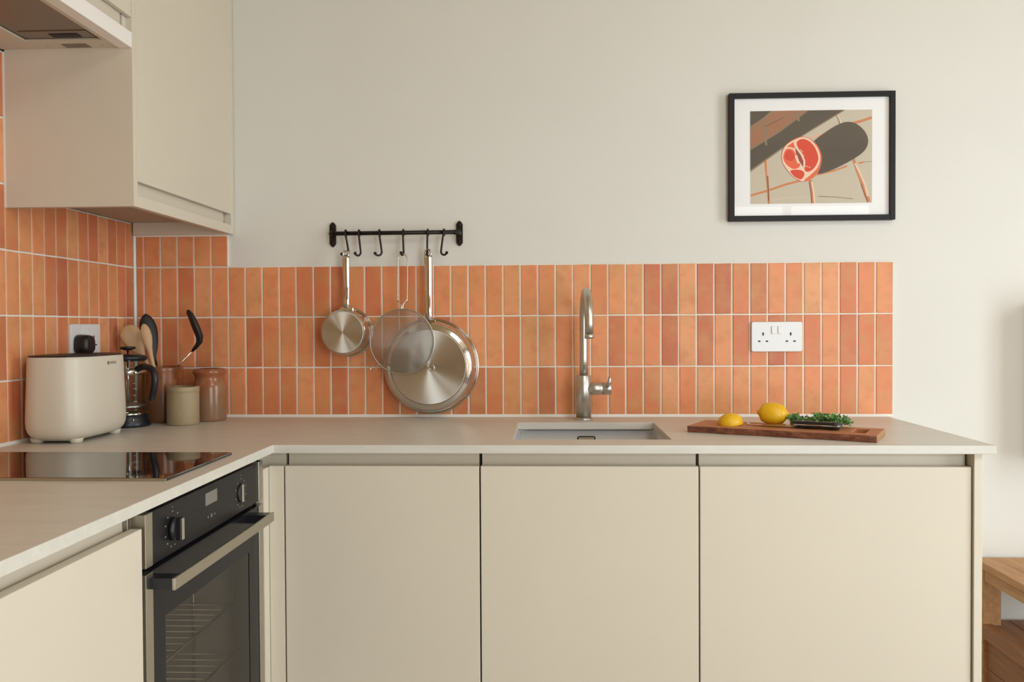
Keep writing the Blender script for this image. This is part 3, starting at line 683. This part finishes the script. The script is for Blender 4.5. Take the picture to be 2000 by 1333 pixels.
p0, p1 = Vector((0.135, -0.096, FLOOR+0.006)), Vector((0.0715, -0.0850, 1.2140))
pt = [p0.lerp(p1, k) for k in (0.48, 0.58, 0.64, 0.72, 0.80, 0.87, 0.93, 0.97, 0.99, 1.0)]
part('spoon_head', blade_loft(B(), pt, [0.004, 0.006, 0.013, 0.0195, 0.0235, 0.0235, 0.0195, 0.0125, 0.0065, 0.0015], [0.003, 0.004, 0.0045, 0.005, 0.0055, 0.0055, 0.005, 0.004, 0.003, 0.001], (0.9, 0.44, 0)), 'black_soft', t)
part('shaft', B().tube([p0, p0.lerp(p1, 0.52)], 0.0032, 10), 'steel_polished', t)
t = thing('black_spatula', 'black nylon spatula with bent steel shaft leaning right out of the crock', 'spatula', (0.13, -0.12, FLOOR), 'utensils in the crock')
q = [(0.2235, -0.118, 1.1065), (0.2350, -0.117, 1.1200), (0.2440, -0.116, 1.1335), (0.2440, -0.116, 1.1480), (0.2370, -0.117, 1.1680), (0.2290, -0.118, 1.1880), (0.2205, -0.119, 1.2080), (0.2135, -0.120, 1.2190), (0.2110, -0.120, 1.2225)]
part('spatula_head', blade_loft(B(), q, [0.005, 0.009, 0.016, 0.024, 0.030, 0.033, 0.031, 0.022, 0.008], [0.0035, 0.0060, 0.0085, 0.0105, 0.0110, 0.0105, 0.0090, 0.0065, 0.0025], (0.45, -0.9, 0)), 'black_soft', t)
part('shaft', B().tube([(0.106, -0.1235, FLOOR+0.005), (0.1810, -0.120, 1.0640), (0.2255, -0.118, 1.1090)], 0.0024, 10), 'steel_polished', t)

# ------------------------------------------------------------------ hanging rail
RZ, RYY = 1.4478, -0.030
rl = thing('pan_rail', 'black wrought-iron hanging rail fixed to the wall above the tiles', 'rail', (0.792, PL, RZ))
part('bar', B().tube([(0.6060, RYY, RZ-0.0005), (0.9760, RYY, RZ+0.0005)], 0.0062, 16), 'wrought_iron', rl)
for x_, sg in ((0.6015, 1), (0.9800, -1)):
    w, h = 0.0095, 0.0375
    b = B().prism([(x_-w, RZ-h+0.010), (x_-w*0.45, RZ-h+0.003), (x_, RZ-h), (x_+w*0.45, RZ-h+0.003), (x_+w, RZ-h+0.010), (x_+w, RZ+h-0.010), (x_+w*0.45, RZ+h-0.003), (x_, RZ+h), (x_-w*0.45, RZ+h-0.003), (x_-w, RZ+h-0.010)], PL+0.0005, PL-0.0065, 'y')
    bk = part('bracket', b, 'wrought_iron', rl, 0.001)
    b = B().tube(bez([(x_, PL-0.005, RZ), (x_+sg*0.001, RYY+0.014, RZ), (x_+sg*0.004, RYY+0.003, RZ), (x_+sg*0.012, RYY, RZ)], 5), 0.0072, 14); part('bracket_arm', b, 'wrought_iron', rl)
    for dz in (-0.024, 0.024): part('screw', B().sphere((x_, PL-0.0065, RZ+dz), 0.0048, 12, 6, (1, 0.6, 1)), 'wrought_iron', bk)
def s_hook(x, twist, lean, drop, label):
    """twist: direction the lower curl points (0 = out from the wall, +ve = right)"""
    t = thing('s_hook', label, 'hook', (x, RYY, RZ), 'hooks on the hanging rail')
    r = 0.0088; pts = []
    for k in range(13):                                   # loop over the bar, in the plane across it
        a = math.radians(250-k*250/12); pts.append((x, RYY+r*math.cos(a)*-1, RZ+r*math.sin(a)))
    yb = RYY-r
    tw = math.radians(twist); cx_, sx_ = math.sin(tw), -math.cos(tw)      # horizontal direction of the curl
    zb = RZ-drop; R2 = 0.0105
    pts.append((x+lean*0.25, yb, RZ-0.012)); pts.append((x+lean*0.7, yb, RZ-drop*0.55))
    for k in range(9):
        a = PI+PI*k/8*0.86; d = R2+R2*math.cos(a)
        pts.append((x+lean+cx_*d, yb+sx_*d, zb+R2+R2*math.sin(a)))
    pth = bez(pts, 3)
    part('hook_wire', B().tube(pth, 0.0029, 10), 'wrought_iron', t)
    part('hook_tip', B().sphere(pth[-1], 0.0046, 12, 8), 'wrought_iron', t)
    return t
s_hook(0.6487, -68, 0.010, 0.0680, 'black s-shaped hook carrying the small saucepan')
s_hook(0.6882, -40, 0.006, 0.0670, 'empty black s-shaped hook right beside the saucepan hook')
s_hook(0.7483, -62, 0.008, 0.0670, 'empty black s-shaped hook beside the sieve hook')
s_hook(0.8185, -12, 0.002, 0.0670, 'black s-shaped hook carrying the wire sieve')
s_hook(0.8907, 8, -0.001, 0.0670, 'black s-shaped hook carrying the large frying pan')
s_hook(0.9382, 62, -0.008, 0.0670, 'empty black s-shaped hook curled towards the right end of the rail')

# ------------------------------------------------------------------ pans and sieve
def strap_handle(path, ws, ts): return blade_loft(B(), path, ws, ts, (1, 0, 0), 18)
def pan(name, label, cx, cz, R, Rb, depth, rim_y, base_mat, hx0, hz0, hx1, hz1, hw0, hw1, hy):
    t = thing(name, label, 'pan', (cx, rim_y, cz-R), 'pans hanging on the rail')
    yb = rim_y-depth
    prof = [(R-0.0025, rim_y+0.0008), (R, rim_y+0.0008), (R+0.0005, rim_y-0.001), (R-0.002, rim_y-0.003), (R-0.004, rim_y-0.006)]
    n = 10
    for k in range(n+1):
        u = k/n; a = u*PI/2
        prof.append((Rb+0.004+(R-0.004-Rb-0.004)*(math.cos(a)**(0.55)), rim_y-0.006-(depth-0.012)*math.sin(a)**1.35))
    prof += [(Rb+0.002, yb+0.0045), (Rb+0.0018, yb+0.001)]
    inner = [(max(0.002, r-0.0016), y+0.0016) for r, y in prof[2:]][::-1] 
    part('body', B().lathe(prof+[(0.002, yb+0.001)]+[(0.002, yb+0.0030)]+inner, 72, (cx, 0, cz), 'y', caps=False), 'steel_polished', t)
    part('base_disc', B().lathe([(Rb+0.0012, yb+0.0022), (Rb+0.0012, yb+0.0005), (Rb, yb-0.0004), (Rb-0.0006, yb-0.00045), (Rb-0.002, yb-0.00045), (0.0003, yb-0.00045)], 72, (cx, 0, cz), 'y', caps=False), base_mat, t)
    part('rim', B().tube([(cx+R*math.cos(2*PI*k/72), rim_y-0.001, cz+R*math.sin(2*PI*k/72)) for k in range(73)], 0.0019, 8, False), 'steel_polished', t)
    L = [Vector((hx0, hy-0.004, hz0)), Vector((hx0+(hx1-hx0)*0.10, hy-0.006, hz0+(hz1-hz0)*0.12)), Vector((hx0+(hx1-hx0)*0.4, hy, hz0+(hz1-hz0)*0.4)), Vector((hx0+(hx1-hx0)*0.75, hy, hz0+(hz1-hz0)*0.75)), Vector((hx1, hy, hz1))]
    pth = bez(L, 5); n_ = len(pth)
    ws = [hw0+(hw1-hw0)*(i/(n_-1))**0.8 for i in range(n_)]; tsk = [0.0045+0.0030*min(1, i/(n_*0.4)) for i in range(n_)]
    hd_ = part('handle', strap_handle(pth, ws, tsk), 'steel_polished', t)
    rg = hw1*0.72
    b = B().tube([(hx1+rg*math.cos(2*PI*k/24), hy, hz1+rg*0.9+rg*1.05*math.sin(2*PI*k/24)) for k in range(25)], 0.0030, 10, False); part('hanging_loop', b, 'steel_polished', hd_)
    b = B().box(cx-0.020+(hx0-cx), cx+0.020+(hx0-cx), rim_y-depth*0.62, rim_y-0.010, hz0-0.012, hz0+0.001); part('handle_plate', b, 'steel_polished', hd_, 0.002)
    return t
pan('saucepan', 'small stainless steel saucepan hung base outwards on the rail', 0.6490, 1.1575, 0.0715, 0.0600, 0.080, -0.003, 'steel_pan_base', 0.6545, 1.2290, 0.6520, 1.3780, 0.0078, 0.0118, -0.046)
pan('frying_pan', 'large stainless steel frying pan hung base outwards behind the sieve', 0.8945, 1.0555, 0.1400, 0.1080, 0.062, -0.003, 'steel_pan_base', 0.8940, 1.1925, 0.8930, 1.3790, 0.0105, 0.0122, -0.046)

SVX, SVZ, SVR, SVY = 0.8205, 1.1300, 0.0930, -0.076
sv = thing('wire_sieve', 'round fine-mesh wire sieve hung in front of the frying pan', 'sieve', (SVX, SVY, SVZ-SVR))
part('rim', B().tube([(SVX+SVR*math.cos(2*PI*k/72), SVY, SVZ+SVR*math.sin(2*PI*k/72)) for k in range(73)], 0.0022, 10, False), 'steel_trim', sv)
b = B(); NW = 118; DEPTH = 0.040
def dome(x, z):
    q = min(1.0, (x*x+z*z)/(SVR*SVR)); return SVY-DEPTH*(1-q**1.25)
for axis in (0, 1):
    for k in range(1, NW):
        u = -SVR+2*SVR*k/NW; h = math.sqrt(max(0, SVR*SVR-u*u))
        if h < 0.004: continue
        m_ = max(4, int(22*h/SVR)); pts = []
        for i in range(m_+1):
            w = -h+2*h*i/m_; x_, z_ = (u, w) if axis == 0 else (w, u)
            pts.append((SVX+x_, dome(x_, z_), SVZ+z_))
        b.tube(pts, 0.00024, 3, False)
ms = part('mesh_bowl', b, 'steel_wire', sv); ms['kind'] = 'stuff'
ztop = SVZ+SVR; zl = 1.3825; hw = 0.0092
hwp = [(SVX+0.003, SVY+0.002, ztop-0.004), (SVX+0.003, SVY+0.003, ztop+0.013), (SVX+0.0125, -0.068, ztop+0.026), (SVX+0.0138, -0.066, ztop+0.032), (SVX+0.0140, -0.058, zl-0.030), (SVX+0.0125, -0.0556, zl-0.010), (SVX+0.005, -0.0550, zl), (SVX, -0.0550, zl+0.001)]
pth = bez(hwp, 5); mir = [Vector((2*SVX-p.x, p.y, p.z)) for p in pth]
part('wire_handle', B().tube(pth+mir[::-1][1:], 0.0015, 8), 'steel_polished', sv)
for s_, a0 in ((-1, 222), (1, 318)):
    a = math.radians(a0); ux, uz = math.cos(a), math.sin(a); px, pz = -uz, ux; base = Vector((SVX+SVR*ux, SVY, SVZ+SVR*uz))
    lp = [(0.0, 0.004), (0.008, 0.003), (0.016, 0.007), (0.023, 0.008), (0.028, 0.003), (0.028, -0.003), (0.023, -0.007), (0.016, -0.005)]
    part('rest_loop', B().tube(bez([(base.x+ux*d+px*s2, SVY-0.001, base.z+uz*d+pz*s2) for d, s2 in lp], 4), 0.0017, 7), 'steel_polished', sv)

# ------------------------------------------------------------------ framed print
PX0, PX1, PZ0, PZ1 = 1.7665, 2.2385, 1.4735, 1.8425
pc = thing('framed_print', 'black-framed print of a halved grapefruit hanging on the pale wall', 'picture', (2.0025, PL, PZ0))
FW = 0.0150
part('frame_side', B().box(PX0, PX0+FW, PL-0.022, PL, PZ0, PZ1), 'frame_black', pc, 0.001)
part('frame_side', B().box(PX1-FW, PX1, PL-0.022, PL, PZ0, PZ1), 'frame_black', pc, 0.001)
part('frame_side', B().box(PX0+FW, PX1-FW, PL-0.022, PL, PZ0, PZ0+FW), 'frame_black', pc, 0.001)
part('frame_side', B().box(PX0+FW, PX1-FW, PL-0.022, PL, PZ1-FW, PZ1), 'frame_black', pc, 0.001)
MY = PL-0.012
part('mount_board', B().box(PX0+FW, PX1-FW, MY, MY+0.003, PZ0+FW, PZ1-FW), 'mount_white', pc)
part('glazing', B().box(PX0+FW, PX1-FW, PL-0.0185, PL-0.0165, PZ0+FW, PZ1-FW), 'picture_glass', pc)
AX0, AX1, AZ0, AZ1 = 1.8285, 2.1755, 1.5235, 1.7915
# print: flat coloured shapes; art coordinates run 0..1 across and 0..1 down
mats = ['art_tile', 'art_brown', 'art_shade', 'art_mid', 'art_grout', 'art_grout_and_glare', 'art_grout_dark', 'art_pink', 'art_red', 'art_rind', 'art_deep', 'art_pith', 'art_seg']
b = B(); layer = [0]
def art(pts, mat):
    layer[0] += 1; yy = MY-0.0002-0.00004*layer[0]; b.mi = mats.index(mat)
    poly = []
    pts = [(min(1, max(0, x)), min(1, max(0, y))) for x, y in pts]
    b.f([b.v((AX0+x*(AX1-AX0), yy, AZ1-y*(AZ1-AZ0))) for x, y in pts])
def strip(pts, w, mat):
    pts = [Vector((p[0], p[1])) for p in pts]; L, R2 = [], []
    for i, p in enumerate(pts):
        tn = (pts[min(i+1, len(pts)-1)]-pts[max(i-1, 0)]).normalized(); nn = Vector((-tn.y, tn.x*1.3))*(w[i] if isinstance(w, list) else w)/2
        L.append(p+nn); R2.append(p-nn)
    art([tuple(p) for p in L]+[tuple(p) for p in R2[::-1]], mat)
def Z(x, y): return ((x-112)/1518, (y-95)/1155)     # pixel of the enlarged print to art coordinates
def smooth(pts, n=6):
    p3 = [Vector((x, y, 0)) for x, y in pts]; p3 = [p3[-1]]+p3+[p3[0], p3[1]]; out = bez(p3, n); return [(v.x, v.y) for v in out[n:-n]]
art([(0, 0), (1, 0), (1, 1), (0, 1)], 'art_tile')
strip([Z(112, 1145), Z(330, 1085), Z(560, 1010), Z(760, 960)], 0.018, 'art_grout')
strip([Z(940, 895), Z(1150, 850), Z(1320, 790)], 0.014, 'art_grout')
strip([Z(1360, 270), Z(1500, 235), Z(1630, 195)], 0.022, 'art_grout')
strip([Z(870, 435), Z(1020, 390)], 0.012, 'art_pink'); strip([Z(1460, 760), Z(1525, 745)], 0.014, 'art_grout'); strip([Z(1525, 745), Z(1630, 738)], 0.004, 'art_mid')
strip([Z(305, 690), Z(322, 900), Z(335, 1080), Z(345, 1255)], [0.028, 0.024, 0.020, 0.016], 'art_grout'); strip([Z(322, 700), Z(330, 900)], 0.010, 'art_pink')
strip([Z(325, 900), Z(337, 1090), Z(340, 1210)], 0.007, 'art_grout_dark')
strip([Z(862, 960), Z(885, 1100), Z(900, 1250)], [0.026, 0.030, 0.030], 'art_grout'); strip([Z(880, 980), Z(905, 1120), Z(915, 1250)], 0.012, 'art_pith'); strip([Z(848, 975), Z(872, 1120), Z(880, 1250)], 0.006, 'art_grout_dark')
strip([Z(1395, 700), Z(1440, 820), Z(1500, 980), Z(1590, 1240)], [0.022, 0.026, 0.030, 0.032], 'art_grout'); strip([Z(1420, 760), Z(1470, 860), Z(1540, 1020), Z(1580, 1170)], 0.016, 'art_grout_and_glare'); strip([Z(1490, 1010), Z(1545, 1160), Z(1580, 1240)], 0.006, 'art_grout_dark')
strip([Z(1180, 150), Z(1215, 205), Z(1240, 270)], 0.020, 'art_grout_and_glare'); strip([Z(1172, 150), Z(1212, 210), Z(1228, 270)], 0.006, 'art_grout_dark')
# panels reflected in the glazing, painted as strips along the bottom
strip([Z(380, 1205), Z(560, 1180), Z(810, 1165)], 0.005, 'art_grout_and_glare'); strip([Z(960, 1165), Z(1180, 1175), Z(1390, 1200)], 0.005, 'art_mid')
# warm lit band and shade at the top left
art([(0, 0)]+[Z(1300, 95), Z(905, 330), Z(760, 415), Z(480, 590), Z(112, 850)], 'art_mid')
art([Z(112, 100), Z(1275, 92), Z(900, 315), Z(745, 412), Z(470, 575), Z(112, 825)], 'art_shade')
art([Z(112, 95), Z(840, 92), Z(700, 200), Z(480, 360), Z(112, 580)], 'art_mid')
art([Z(112, 95), Z(800, 92), Z(660, 205), Z(450, 360), Z(112, 560)], 'art_brown')
art([Z(112, 95), Z(400, 93), Z(290, 190), Z(112, 310)], 'art_mid'); art([Z(112, 95), Z(370, 93), Z(270, 180), Z(112, 280)], 'art_shade')
strip([Z(112, 330), Z(290, 262), Z(500, 195), Z(690, 130)], 0.008, 'art_mid'); strip([Z(285, 180), Z(292, 330), Z(305, 480), Z(312, 520)], 0.018, 'art_mid'); strip([Z(690, 110), Z(705, 180), Z(718, 225)], 0.022, 'art_mid')
strip([Z(300, 290), Z(450, 215), Z(520, 180)], 0.005, 'art_grout_dark')
art(smooth([Z(900, 490), Z(1050, 370), Z(1200, 280), Z(1320, 245), Z(1440, 275), Z(1540, 370), Z(1580, 480), Z(1545, 590), Z(1440, 680), Z(1260, 780), Z(1100, 850), Z(960, 882), Z(900, 800), Z(880, 640)]), 'art_shade')
art(smooth([Z(505, 640), Z(535, 545), Z(620, 470), Z(755, 420), Z(870, 455), Z(960, 550), Z(1003, 680), Z(975, 830), Z(900, 930), Z(780, 980), Z(660, 930), Z(570, 830), Z(515, 740)]), 'art_rind')
art(smooth([Z(508, 640), Z(540, 548), Z(622, 478), Z(755, 428), Z(860, 460), Z(945, 555), Z(985, 680), Z(955, 800), Z(870, 890), Z(800, 945), Z(765, 975), Z(660, 925), Z(575, 830), Z(518, 740)]), 'art_pith')
art(smooth([Z(690, 490), Z(760, 448), Z(850, 480), Z(925, 570), Z(960, 690), Z(925, 790), Z(860, 850), Z(800, 850), Z(785, 790), Z(790, 740), Z(765, 640), Z(715, 570)]), 'art_red')
art(smooth([Z(525, 650), Z(560, 575), Z(640, 580), Z(690, 660), Z(730, 750), Z(720, 800), Z(650, 820), Z(575, 775), Z(530, 710)]), 'art_seg')
art(smooth([Z(540, 660), Z(570, 590), Z(630, 600), Z(665, 680), Z(620, 720), Z(560, 700)]), 'art_red')
art(smooth([Z(615, 840), Z(700, 830), Z(770, 850), Z(785, 900), Z(740, 950), Z(670, 920), Z(630, 880)]), 'art_red')
art(smooth([Z(575, 545), Z(620, 505), Z(655, 490), Z(665, 560), Z(620, 550)]), 'art_seg')
art(smooth([Z(675, 555), Z(720, 620), Z(765, 690), Z(785, 770), Z(775, 800), Z(720, 720), Z(685, 640)]), 'art_deep')
strip([Z(660, 500), Z(690, 560), Z(750, 640), Z(785, 720), Z(785, 800)], 0.016, 'art_pith'); strip([Z(680, 650), Z(700, 710), Z(715, 750)], 0.020, 'art_pith')
for (x_, y_) in ((760, 605), (775, 655), (740, 585), (820, 790), (850, 800)): art([Z(x_-14, y_), Z(x_, y_-9), Z(x_+14, y_+4), Z(x_, y_+12)], 'art_pink')
part('print', b, mats, pc)

# ------------------------------------------------------------------ chopping board and food
A_, B_, C_ = Vector((1.5875, -0.3760, 0)), Vector((1.9805, -0.5760, 0)), Vector((2.0615, -0.4430, 0))
BT = 0.9215
ex = (B_-A_); LX = ex.length; ex.normalize(); ey = Vector((-ex.y, ex.x, 0)); LY = 0.152
MB_ = Matrix((ex, ey, Vector((0, 0, 1)))).transposed().to_4x4(); MB_.translation = A_
cb = thing('chopping_board', 'rustic red-brown wooden chopping board with a cut-out handle slot', 'chopping board', MB_ @ Vector((LX/2, LY/2, CT)))
rnd = random.Random(3); NB = 26
near = [(LX*i/NB, rnd.uniform(-0.0018, 0.0018)+0.002*math.sin(i*0.7)) for i in range(NB+1)]
far = [(LX*i/NB, LY+rnd.uniform(-0.0012, 0.0012)) for i in range(NB+1)]
hs = (LX-0.060, LX-0.030, 0.035, LY-0.035)                    # handle slot
b = B(MB_)
ysamp = [hs[2], hs[3]]
def cols(i): return [near[i][1], hs[2], hs[3], far[i][1]]
xi = [x for x, _ in near]
# snap two columns to the slot
ia = min(range(NB+1), key=lambda i: abs(xi[i]-hs[0])); ib = min(range(NB+1), key=lambda i: abs(xi[i]-hs[1])); xi[ia] = hs[0]; xi[ib] = hs[1]
VT = [[b.v((xi[i], y, BT)) for y in cols(i)] for i in range(NB+1)]
VB = [[b.v((xi[i], y+(0.004 if q == 0 else 0), CT)) for q, y in enumerate(cols(i))] for i in range(NB+1)]
for i in range(NB):
    for j in range(3):
        if j == 1 and ia <= i < ib: continue
        b.f([VT[i][j], VT[i+1][j], VT[i+1][j+1], VT[i][j+1]]); b.f([VB[i][j], VB[i][j+1], VB[i+1][j+1], VB[i+1][j]])
    b.mi = 1; b.f([VT[i][0], VB[i][0], VB[i+1][0], VT[i+1][0]]); b.mi = 0
    b.f([VT[i][3], VT[i+1][3], VB[i+1][3], VB[i][3]])
for i in range(ia, ib):
    for j in (1, 2): b.f([VT[i][j], VT[i+1][j], VB[i+1][j], VB[i][j]])
for i in (ia, ib): b.f([VT[i][1], VT[i][2], VB[i][2], VB[i][1]])
b.mi = 2
for j in range(3):
    b.f([VT[NB][j], VT[NB][j+1], VB[NB][j+1], VB[NB][j]])
    b.f([VT[0][j], VT[0][j+1], VB[0][j+1], VB[0][j]])
o = part('board', b, ['board_wood', 'board_bark_edge', 'board_end_grain'], cb, 0.0015)

def lemon_profile(R, L):
    out = [(0.0008, -L), (0.0035, -L*0.99), (0.0062, -L*0.93), (0.0085, -L*0.86)]
    for k in range(1, 14):
        u = -0.82+1.62*k/14; out.append((R*math.sqrt(max(0.02, 1-(u*0.985)**2))**0.92, u*L))
    out += [(0.0100, L*0.86), (0.0078, L*0.94), (0.0050, L*0.985), (0.0008, L)]
    return out
lc = Vector((1.8060, -0.3500, BT+0.0274))
lm = thing('lemon', 'whole yellow lemon resting on the chopping board', 'lemon', (lc.x, lc.y, BT))
ML2 = Matrix.Translation(lc) @ Matrix.Rotation(math.radians(-16), 4, 'Z') @ Matrix.Rotation(math.radians(5), 4, 'Y') @ Matrix.Rotation(PI/2, 4, 'Y')
part('fruit', B(ML2).lathe(lemon_profile(0.0280, 0.0392), 40, caps=False), 'lemon_skin', lm)
part('stem_scar', B(ML2).sphere((0, 0, 0.0389), 0.0028, 10, 6), 'lemon_nub', lm)
hl = thing('lemon_half', 'cut lemon half lying face down at the end of the board', 'lemon', (1.6985, -0.362, BT))
Mh = Matrix.Translation((1.6985, -0.3600, BT+0.0006)) @ Matrix.Rotation(math.radians(20), 4, 'Z') @ Matrix.Rotation(math.radians(-6), 4, 'Y')
prof = [(0.0288, 0.0), (0.0296, 0.004), (0.0288, 0.0115), (0.0255, 0.0190), (0.0195, 0.0250), (0.0115, 0.0290), (0.004, 0.0305), (0.0005, 0.0307)]
part('rind', B(Mh @ Matrix.Diagonal((1.08, 0.95, 0.95, 1))).lathe(prof, 36, caps=False), 'lemon_skin', hl)
part('cut_face', B(Mh @ Matrix.Diagonal((1.08, 0.95, 0.95, 1))).lathe([(0.0288, 0.0002), (0.026, 0.0001), (0.001, 0.0001)], 36, caps=False), 'lemon_flesh', hl)
o = part('lemon_pip', B().sphere((1.7480, -0.3360, BT+0.0016), 0.0030, 10, 6, (1.4, 0.8, 0.6)), 'mount_white'); tag(o, 'tiny pale lemon pip on the board between the two lemons', 'pip')

# knife
kd = Vector((0.880, -0.475, 0)).normalized(); kn = Vector((-kd.y, kd.x, 0))
kt = Vector((1.7330, -0.3680, BT+0.0008)); MK = Matrix((kd, kn, Vector((0, 0, 1)))).transposed().to_4x4(); MK.translation = kt
kf = thing('kitchen_knife', 'small kitchen knife with black riveted handle lying on the board', 'knife', MK @ Vector((0.11, 0, -0.0008)))
bl = [(0.0, 0.004), (0.02, -0.0030), (0.05, -0.0085), (0.09, -0.0115), (0.128, -0.0120), (0.128, 0.0105), (0.09, 0.0110), (0.05, 0.0100), (0.02, 0.0075)]
MKt = MK @ Matrix.Rotation(math.radians(-2.4), 4, 'Y')
part('blade', B(MKt).prism(bl, 0.0, 0.0016, 'z'), 'steel_polished', kf, 0.0004)
hz0 = 0.0005
b = B(MK); seg = [(0.118, 0.0085, 0.0062), (0.122, 0.0112, 0.0078), (0.150, 0.0118, 0.0088), (0.185, 0.0108, 0.0082), (0.210, 0.0122, 0.0088), (0.222, 0.0118, 0.0085), (0.2265, 0.0075, 0.0060)]
lp = []
for x_, w_, h_ in seg: lp.append([(x_, p[0], p[1]+0.0093) for p in rrect(-w_, w_, -h_, h_, min(w_, h_)*0.55, 3)])
b.loft(lp); hdl = part('handle', b, 'black_plastic', kf)
b = B(MK); lp = [[(x_, p[0], p[1]+0.0093) for p in rrect(-w_-0.0004, w_+0.0004, -0.0012, 0.0012, 0.0005, 2)] for x_, w_, h_ in seg]; b.loft(lp, smooth=False); part('tang', b, 'steel_polished', kf)
for x_ in (0.140, 0.172, 0.204): part('rivet', B(MK).lathe([(0.003, 0.0172), (0.003, 0.0183), (0.001, 0.0185)], 12, (x_, 0, 0)), 'steel_polished', hdl)

# herb bunch
hb_ = thing('herb_bunch', 'bunch of curly green herbs lying behind the knife on the board', 'herbs', (1.925, -0.37, BT))
rnd = random.Random(11); b = B(); st = B()
hd_dir = kd
cen = Vector((1.9140, -0.4000, BT))
for k in range(26):
    u = rnd.uniform(-0.070, 0.062); v = rnd.uniform(-0.016, 0.022)
    p0 = cen+hd_dir*(u*0.6)+kn*v*0.6+Vector((0, 0, 0.004)); p1 = cen+hd_dir*u+kn*v*1.1+Vector((0, 0, rnd.uniform(0.006, 0.024)))
    st.tube([p0, p0.lerp(p1, 0.5)+Vector((0, 0, 0.004)), p1], 0.0010, 5)
    for q in range(15):
        c0 = p1+Vector((rnd.gauss(0, 0.007), rnd.gauss(0, 0.006), rnd.gauss(0.0, 0.0045)))
        c0.z = max(BT+0.003, min(BT+0.036-abs(u)*0.16, c0.z))
        M = Matrix.Translation(c0) @ Matrix.Rotation(rnd.uniform(0, 2*PI), 4, 'Z') @ Matrix.Rotation(rnd.uniform(-1.1, 1.1), 4, 'X') @ Matrix.Rotation(rnd.uniform(-1.0, 1.0), 4, 'Y')
        s_ = rnd.uniform(0.0042, 0.0075); ring = []
        ctr = b.v(M @ Vector((0, 0, 0)))
        for i in range(10):
            a = 2*PI*i/10; rr_ = s_*(1.0 if i % 2 else 0.62)*rnd.uniform(0.85, 1.15); ring.append(b.v(M @ Vector((rr_*math.cos(a), rr_*1.25*math.sin(a), s_*0.45*math.sin(a*3+q)))))
        for i in range(10): b.f([ctr, ring[i], ring[(i+1) % 10]])
o = part('leaves', b, 'herb_leaf', hb_); o['kind'] = 'stuff'
md = o.modifiers.new('solidify', 'SOLIDIFY'); md.thickness = 0.0005
part('stems', st, 'herb_stem', hb_)['kind'] = 'stuff'

# ------------------------------------------------------------------ wooden side table at the right
QX0, QX1, QY0, QY1, QZ = 2.4650, 2.93, -0.44, -0.004, 0.4975
tb = thing('side_table', 'light wooden side table with a lower shelf, beyond the end panel', 'table', ((QX0+QX1)/2, (QY0+QY1)/2, 0))
fw_ = 0.060; th = 0.021
part('top_rail', B().box(QX0, QX0+fw_, QY0, QY1, QZ-th, QZ), 'table_wood', tb, 0.0015)
part('top_rail', B().box(QX1-fw_, QX1, QY0, QY1, QZ-th, QZ), 'table_wood', tb, 0.0015)
part('top_rail', B().box(QX0+fw_+0.0005, QX1-fw_-0.0005, QY1-0.05, QY1, QZ-th, QZ), 'table_wood', tb, 0.0015)
part('top_rail', B().box(QX0+fw_+0.0005, QX1-fw_-0.0005, QY0, QY0+0.05, QZ-th, QZ), 'table_wood', tb, 0.0015)
nsl = 5; wsl = (QX1-QX0-2*fw_-0.003)/nsl
for k in range(nsl): part('top_slat', B().box(QX0+fw_+0.003+k*wsl, QX0+fw_+k*wsl+wsl, QY0+0.0525, QY1-0.0525, QZ-th, QZ-0.001), 'table_wood', tb, 0.001)
for lx_ in (QX0+0.004, QX1-0.054):
    for ly_ in (QY0+0.004, QY1-0.050): part('leg', B().box(lx_, lx_+0.050, ly_, ly_+0.044, 0, QZ-th), 'table_wood', tb, 0.0015)
for xx in (QX0+0.006, QX1-0.026): part('apron', B().box(xx, xx+0.020, QY0+0.048, QY1-0.050, QZ-th-0.032, QZ-th-0.003), 'table_wood', tb, 0.001)
SZ = 0.3210
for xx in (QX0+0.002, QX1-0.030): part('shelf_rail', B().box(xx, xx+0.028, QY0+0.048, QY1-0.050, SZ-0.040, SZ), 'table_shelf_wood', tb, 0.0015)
nss = 6; wss = (QX1-QX0-0.064)/nss
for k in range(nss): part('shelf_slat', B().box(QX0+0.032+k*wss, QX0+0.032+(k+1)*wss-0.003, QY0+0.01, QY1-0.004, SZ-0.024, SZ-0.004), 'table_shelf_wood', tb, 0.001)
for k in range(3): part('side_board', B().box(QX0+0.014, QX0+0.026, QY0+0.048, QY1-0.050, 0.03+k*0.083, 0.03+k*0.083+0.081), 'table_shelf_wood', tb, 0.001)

# ------------------------------------------------------------------ wall cupboard just beyond the table, out of view, added to cast a soft shadow
wc = thing('light_blocker', 'unseen wooden cupboard hung on the wall above the side table', 'blocker', (2.81, PL, 0.78))
part('blocker_body', B().box(2.630, 2.990, -0.085, PL, 0.78, 1.235), 'table_wood', wc, 0.002)
part('blocker_front', B().box(2.632, 2.988, -0.103, -0.0855, 0.782, 1.233), 'table_wood', wc, 0.002)
part('knob', B().sphere((2.675, -0.112, 1.02), 0.011), 'table_wood', wc)
